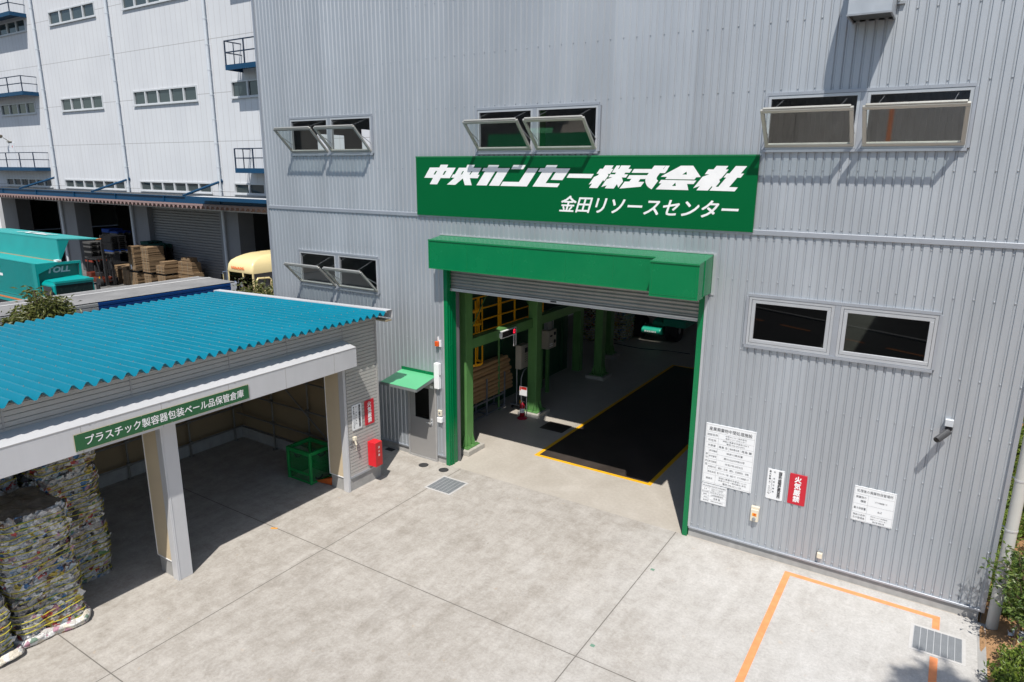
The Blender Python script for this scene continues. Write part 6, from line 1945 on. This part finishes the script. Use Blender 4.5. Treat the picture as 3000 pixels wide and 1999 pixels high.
for k, (x, z) in enumerate(((-51.55, -0.4305), (-49.68, -0.4005), (-47.88, -0.3605))):
    o = PC['black'].copy()
    COL.objects.link(o)
    o.location = (x, 15.5, z)
    o.rotation_euler = (0, 0, 0)
    tag(o, 'black pallet between the upper and lower cardboard bundles, ' + ('left tall stack', 'right tall stack', 'short pale pile')[k], 'pallet', 'stacked plastic pallets at the loading dock')

# ---------------------------------------------------------------- forklift
FK = thing('forklift', 'dark red forklift lifting a load of black pallets at the dock', 'forklift', (-54.4, 13.95, G0))
M_FKR = mat('forklift_red', (0.11, 0.022, 0.012), 0.4, 0, 0.1, 3.0)
M_FKG = mat('forklift_grey', (0.022, 0.022, 0.024), 0.45, 0, 0.15, 3.0)
w = MB().box(-55.5, -54.8, 13.42, 14.48, G0 + 0.25, G0 + 0.95).box(-54.799, -53.4, 13.45, 14.45, G0 + 0.25, G0 + 0.62)
w.build('body', M_FKR, FK, bevel=0.05, seg=2)
w = MB().box(-55.3, -53.75, 13.45, 14.45, G0 + 1.98, G0 + 2.04)
for y in (13.5, 14.4):
    w.bar((-55.25, y, G0 + 0.96), (-55.1, y, G0 + 1.98), 0.07, 0.07).bar((-53.45, y, G0 + 0.63), (-53.85, y, G0 + 1.98), 0.07, 0.07)
for k in range(6):
    w.box(-55.2 + k * 0.25, -55.12 + k * 0.25, 13.5, 14.4, G0 + 2.041, G0 + 2.07)
w.build('overhead_guard', M_FKG, FK)
w = MB()
for y in (13.62, 13.74, 14.16, 14.28):
    w.box(-53.12, -52.98, y - 0.035, y + 0.035, G0 + 0.1, 2.35)
for z in (G0 + 0.4, -0.3, 0.6, 1.5, 2.3):
    w.box(-53.1, -53.0, 13.78, 14.12, z, z + 0.08)
w.build('mast', M_FKG, FK)
w = MB().box(-52.97, -52.88, 13.5, 14.4, 1.05, 1.75)
for y in (13.7, 14.2):
    w.box(-52.879, -51.4, y - 0.05, y + 0.05, 1.04, 1.095)
w.build('forks', M_FKG, FK)
w = MB().box(-54.75, -54.2, 13.7, 14.2, G0 + 0.63, G0 + 0.95).box(-54.79, -54.65, 13.7, 14.2, G0 + 0.951, G0 + 1.45)
w.build('seat', M_DARK, FK, bevel=0.03)
MB().path([(-53.6, 13.95 + 0.17 * math.cos(a), G0 + 1.15 + 0.17 * math.sin(a)) for a in [2 * math.pi * k / 14 for k in range(14)]], 0.015, 6, True).tube((-53.6, 13.95, G0 + 1.1), (-53.45, 13.95, G0 + 0.62), 0.02, 6).build('steering_wheel', M_DARK, FK)
for x, r in ((-53.55, 0.32), (-55.05, 0.26)):
    for y in (13.40, 14.50):
        MB().tube((x, y - 0.11, G0 + r), (x, y + 0.11, G0 + r), r, 18).build('wheel', M_DARK, FK)
MB().bar((-53.42, 13.36, G0 + 0.35), (-53.46, 13.36, G0 + 0.75), 0.06, 0.05).build('yellow_strip', M_YELLOW, FK)
for k in range(2):
    pass
for x in (-58.9, -53.9):
    t = thing('bollard', 'yellow and black guard post at the ' + ('left' if x < -55 else 'right') + ' side of the dark dock doorway', 'bollard', (x, 16.6, G0), 'guard posts at the dock')
    MB().tube((x, 16.6, G0), (x, 16.6, G0 + 1.6), 0.09, 10).build('post', M_YELLOW, t)

# ---------------------------------------------------------------- plants
M_LEAF_A = leaf_mat('shrub_leaf', (0.05, 0.10, 0.014), (0.21, 0.275, 0.042))
M_LEAF_B = leaf_mat('tree_leaf', (0.035, 0.08, 0.014), (0.16, 0.22, 0.045))
M_LEAF_C = leaf_mat('willow_leaf', (0.05, 0.070, 0.014), (0.20, 0.21, 0.06))
M_BARK = mat('bark', (0.16, 0.115, 0.075), 0.9, 0, 0.3, 12.0, 0.4)
def leaf(w, rs, p, d, size, narrow=0.42):
    """one folded leaf at p pointing along d"""
    d = Vector(d).normalized()
    s = d.cross(Vector((rs.uniform(-1, 1), rs.uniform(-1, 1), rs.uniform(-0.3, 1.0))))
    if s.length < 1e-4:
        return
    s.normalize()
    n = s.cross(d)
    m = p + d * size * 0.5
    w.add([p, m + s * size * narrow * 0.5 + n * size * 0.08, p + d * size - n * size * 0.1, m - s * size * narrow * 0.5 + n * size * 0.08], ((0, 1, 2, 3),))
def twig_tree(rs, w_wood, w_leaf, base, tips, trunk_r, lsize, per, narrow=0.42, droop=0.2, spread=0.16):
    for (pts, r) in tips:
        for i in range(len(pts) - 1):
            w_wood.tube(pts[i], pts[i + 1], r * (1 - 0.6 * i / len(pts)), 5, r * (1 - 0.6 * (i + 1) / len(pts)), caps=False)
        for i in range(1, len(pts)):
            a, b = Vector(pts[i - 1]), Vector(pts[i])
            for k in range(per):
                f = rs.random()
                p = a.lerp(b, f) + Vector((rs.gauss(0, spread), rs.gauss(0, spread), rs.gauss(0, spread * 0.7)))
                d = Vector((rs.uniform(-1, 1), rs.uniform(-1, 1), rs.uniform(-0.4 - droop, 0.7 - droop)))
                leaf(w_leaf, rs, p, d, lsize * rs.uniform(0.6, 1.3), narrow)
def shrub_proto(seed, h, rad, nst, per, ls):
    rs = random.Random(seed)
    t = thing('shrub', 'low green shrub', 'shrub', (0, 0, 0), 'shrubs in the soil bed')
    ww, wl = MB(), MB()
    tips = []
    for k in range(nst):
        a = 2 * math.pi * (k + rs.random() * 0.7) / nst
        q = rs.uniform(0.35, 1.0) * rad
        top = (math.cos(a) * q, math.sin(a) * q, h * rs.uniform(0.65, 1.05) * (1 - 0.3 * (q / rad) ** 2))
        mid = (top[0] * 0.45, top[1] * 0.45, top[2] * 0.55)
        tips.append(([(0.02 * math.cos(a), 0.02 * math.sin(a), 0.0), mid, top], 0.009))
    twig_tree(rs, ww, wl, None, tips, 0.01, ls, per, 0.42, -0.3, rad * 0.17)
    ww.build('stems', M_BARK, t, fix=False)
    wl.build('foliage', M_LEAF_A, t, fix=False)
    return t
protos = [shrub_proto(31, 0.50, 0.38, 18, 56, 0.085), shrub_proto(32, 0.62, 0.46, 20, 58, 0.09), shrub_proto(33, 0.40, 0.34, 15, 52, 0.08)]
rs = random.Random(77)
spots = [(1.66, -1.10, 1, 0.72), (2.0, -0.75, 0, 0.9), (1.56, -1.80, 1, 0.8), (1.9, -1.45, 1, 0.95), (1.62, -2.4, 0, 1.0), (2.15, -0.25, 1, 1.0), (1.95, -2.1, 1, 1.0), (1.62, 0.55, 2, 1.0), (2.05, 0.45, 0, 1.0)]
y = 0.95
while y < 14.5:
    for x in (1.62, 2.12, 2.65):
        if rs.random() < 0.86:
            spots.append((x + rs.uniform(-0.16, 0.16) + y * 0.02, y + rs.uniform(-0.2, 0.2), rs.randrange(3), rs.uniform(0.8, 1.2)))
    y += 0.72
for i, (x, y, k, s) in enumerate(spots):
    row = ('nearest the wall' if x < 1.85 + y * 0.02 else 'in the middle row' if x < 2.4 + y * 0.02 else 'in the outer row')
    lb = 'low green shrub %s, %.1f m %s the building corner' % (row, abs(y), 'before' if y < 0 else 'behind')
    o = protos[k] if i == ({1: 0, 0: 1, 2: 7}[k]) else dup(protos[k])
    o.location = (x, y, -0.05)
    o.rotation_euler = (0, 0, rs.uniform(0, 6.28))
    o.scale = (s, s, s * rs.uniform(0.85, 1.15))
    o['label'] = lb
# young tree tied to a cane at the corner
t = thing('young_tree', 'young leafy tree tied to a bamboo cane at the right building corner', 'tree', (1.66, -0.42, -0.05))
rs = random.Random(12)
ww, wl = MB(), MB()
tips = []
for k in range(32):
    a = rs.uniform(0, 6.28)
    q = rs.uniform(0.12, 0.50)
    z = rs.uniform(0.75, 1.75)
    c = Vector((1.62, -0.50, 0))
    tips.append(([Vector((1.66, -0.44, z * 0.62)), c + Vector((math.cos(a) * q * 0.5, math.sin(a) * q * 0.5, z - 0.12)), c + Vector((math.cos(a) * q - 0.03, math.sin(a) * q, z + rs.uniform(-0.05, 0.1)))], 0.007))
twig_tree(rs, ww, wl, None, tips, 0.01, 0.085, 26, 0.45, 0.0, 0.075)
ww.tube((1.66, -0.42, -0.05), (1.655, -0.45, 0.8), 0.02, 8, 0.015).tube((1.655, -0.45, 0.8), (1.63, -0.5, 1.6), 0.015, 8, 0.006)
ww.build('trunk', M_BARK, t, fix=False)
wl.build('crown', M_LEAF_B, t, fix=False)
MB().tube((1.70, -0.30, -0.05), (1.62, -0.50, 1.55), 0.018, 8).build('cane', mat('bamboo', (0.50, 0.35, 0.17), 0.6, 0, 0.15, 9.0), t)
t = thing('white_bag', 'crumpled white bag lying on the soil at the foot of the cane', 'bag', (1.78, -0.1, -0.04))
w = MB()
rs = random.Random(2)
for k in range(60):
    p = Vector((1.78 + rs.gauss(0, 0.07), -0.1 + rs.gauss(0, 0.05), -0.01 + rs.random() * 0.06))
    leaf(w, rs, p, (rs.uniform(-1, 1), rs.uniform(-1, 1), rs.uniform(-0.3, 0.6)), 0.09, 0.9)
w.build('film', M_WHITE, t, fix=False)

def garden_tree(name, label, base, crown, rad, nb, per, ls, m, seed, narrow=0.42, droop=0.2, rz=None, group=None):
    rs = random.Random(seed)
    t = thing(name, label, 'tree', base, group)
    ww, wl = MB(), MB()
    b, c = Vector(base), Vector(crown)
    fork = b.lerp(c, 0.62)
    ww.tube(b, fork, rad * 0.09, 9, rad * 0.06)
    tips = []
    for k in range(nb):
        v = Vector((rs.gauss(0, 1), rs.gauss(0, 1), rs.gauss(0, 0.8))).normalized()
        e = c + Vector((v.x * rad, v.y * rad, v.z * rad * (rz or 0.8))) * rs.uniform(0.5, 1.05)
        mpt = fork.lerp(e, 0.55) + Vector((rs.uniform(-0.1, 0.1), rs.uniform(-0.1, 0.1), rs.uniform(0, 0.15))) * rad
        tips.append(([fork, mpt, e], rad * 0.03))
    twig_tree(rs, ww, wl, None, tips, 0.03, ls, per, narrow, droop, rad * 0.16)
    ww.build('trunk', M_BARK, t, fix=False)
    wl.build('crown', m, t, fix=False)
    return t
garden_tree('slender_tree', 'slender drooping tree standing between the shed and the long grey truck', (-19.0, -4.8, G0), (-19.0, -4.75, 3.55), 0.68, 70, 150, 0.17, M_LEAF_C, 41, 0.30, 0.35, 1.12)
garden_tree('slender_tree', 'smaller drooping tree at the left edge, lower beside the blue shed roof', (-19.2, -6.15, G0), (-19.2, -6.2, 3.1), 0.6, 40, 90, 0.16, M_LEAF_C, 42, 0.30, 0.35, 0.9)
garden_tree('bushy_tree', 'bushy light green tree in front of the cream truck door', (-19.9, 2.3, G0), (-19.75, 2.3, 2.85), 0.85, 60, 100, 0.15, M_LEAF_C, 43, 0.36, 0.1, 1.0)
garden_tree('tall_tree', 'tall tree outside the photo that throws the soft shadow on the orange bay line', (4.45, -9.0, -0.05), (4.2, -8.75, 12.2), 0.75, 60, 70, 0.24, M_LEAF_B, 44, 0.6, 0.1, 0.6)
tag(MB().box(2.75, 9.0, 13.6, 13.75, -0.1, 1.5).build('boundary_wall', mat('pale_wall', (0.66, 0.70, 0.68), 0.7)), 'pale boundary wall glimpsed past the right corner of the factory', 'wall')
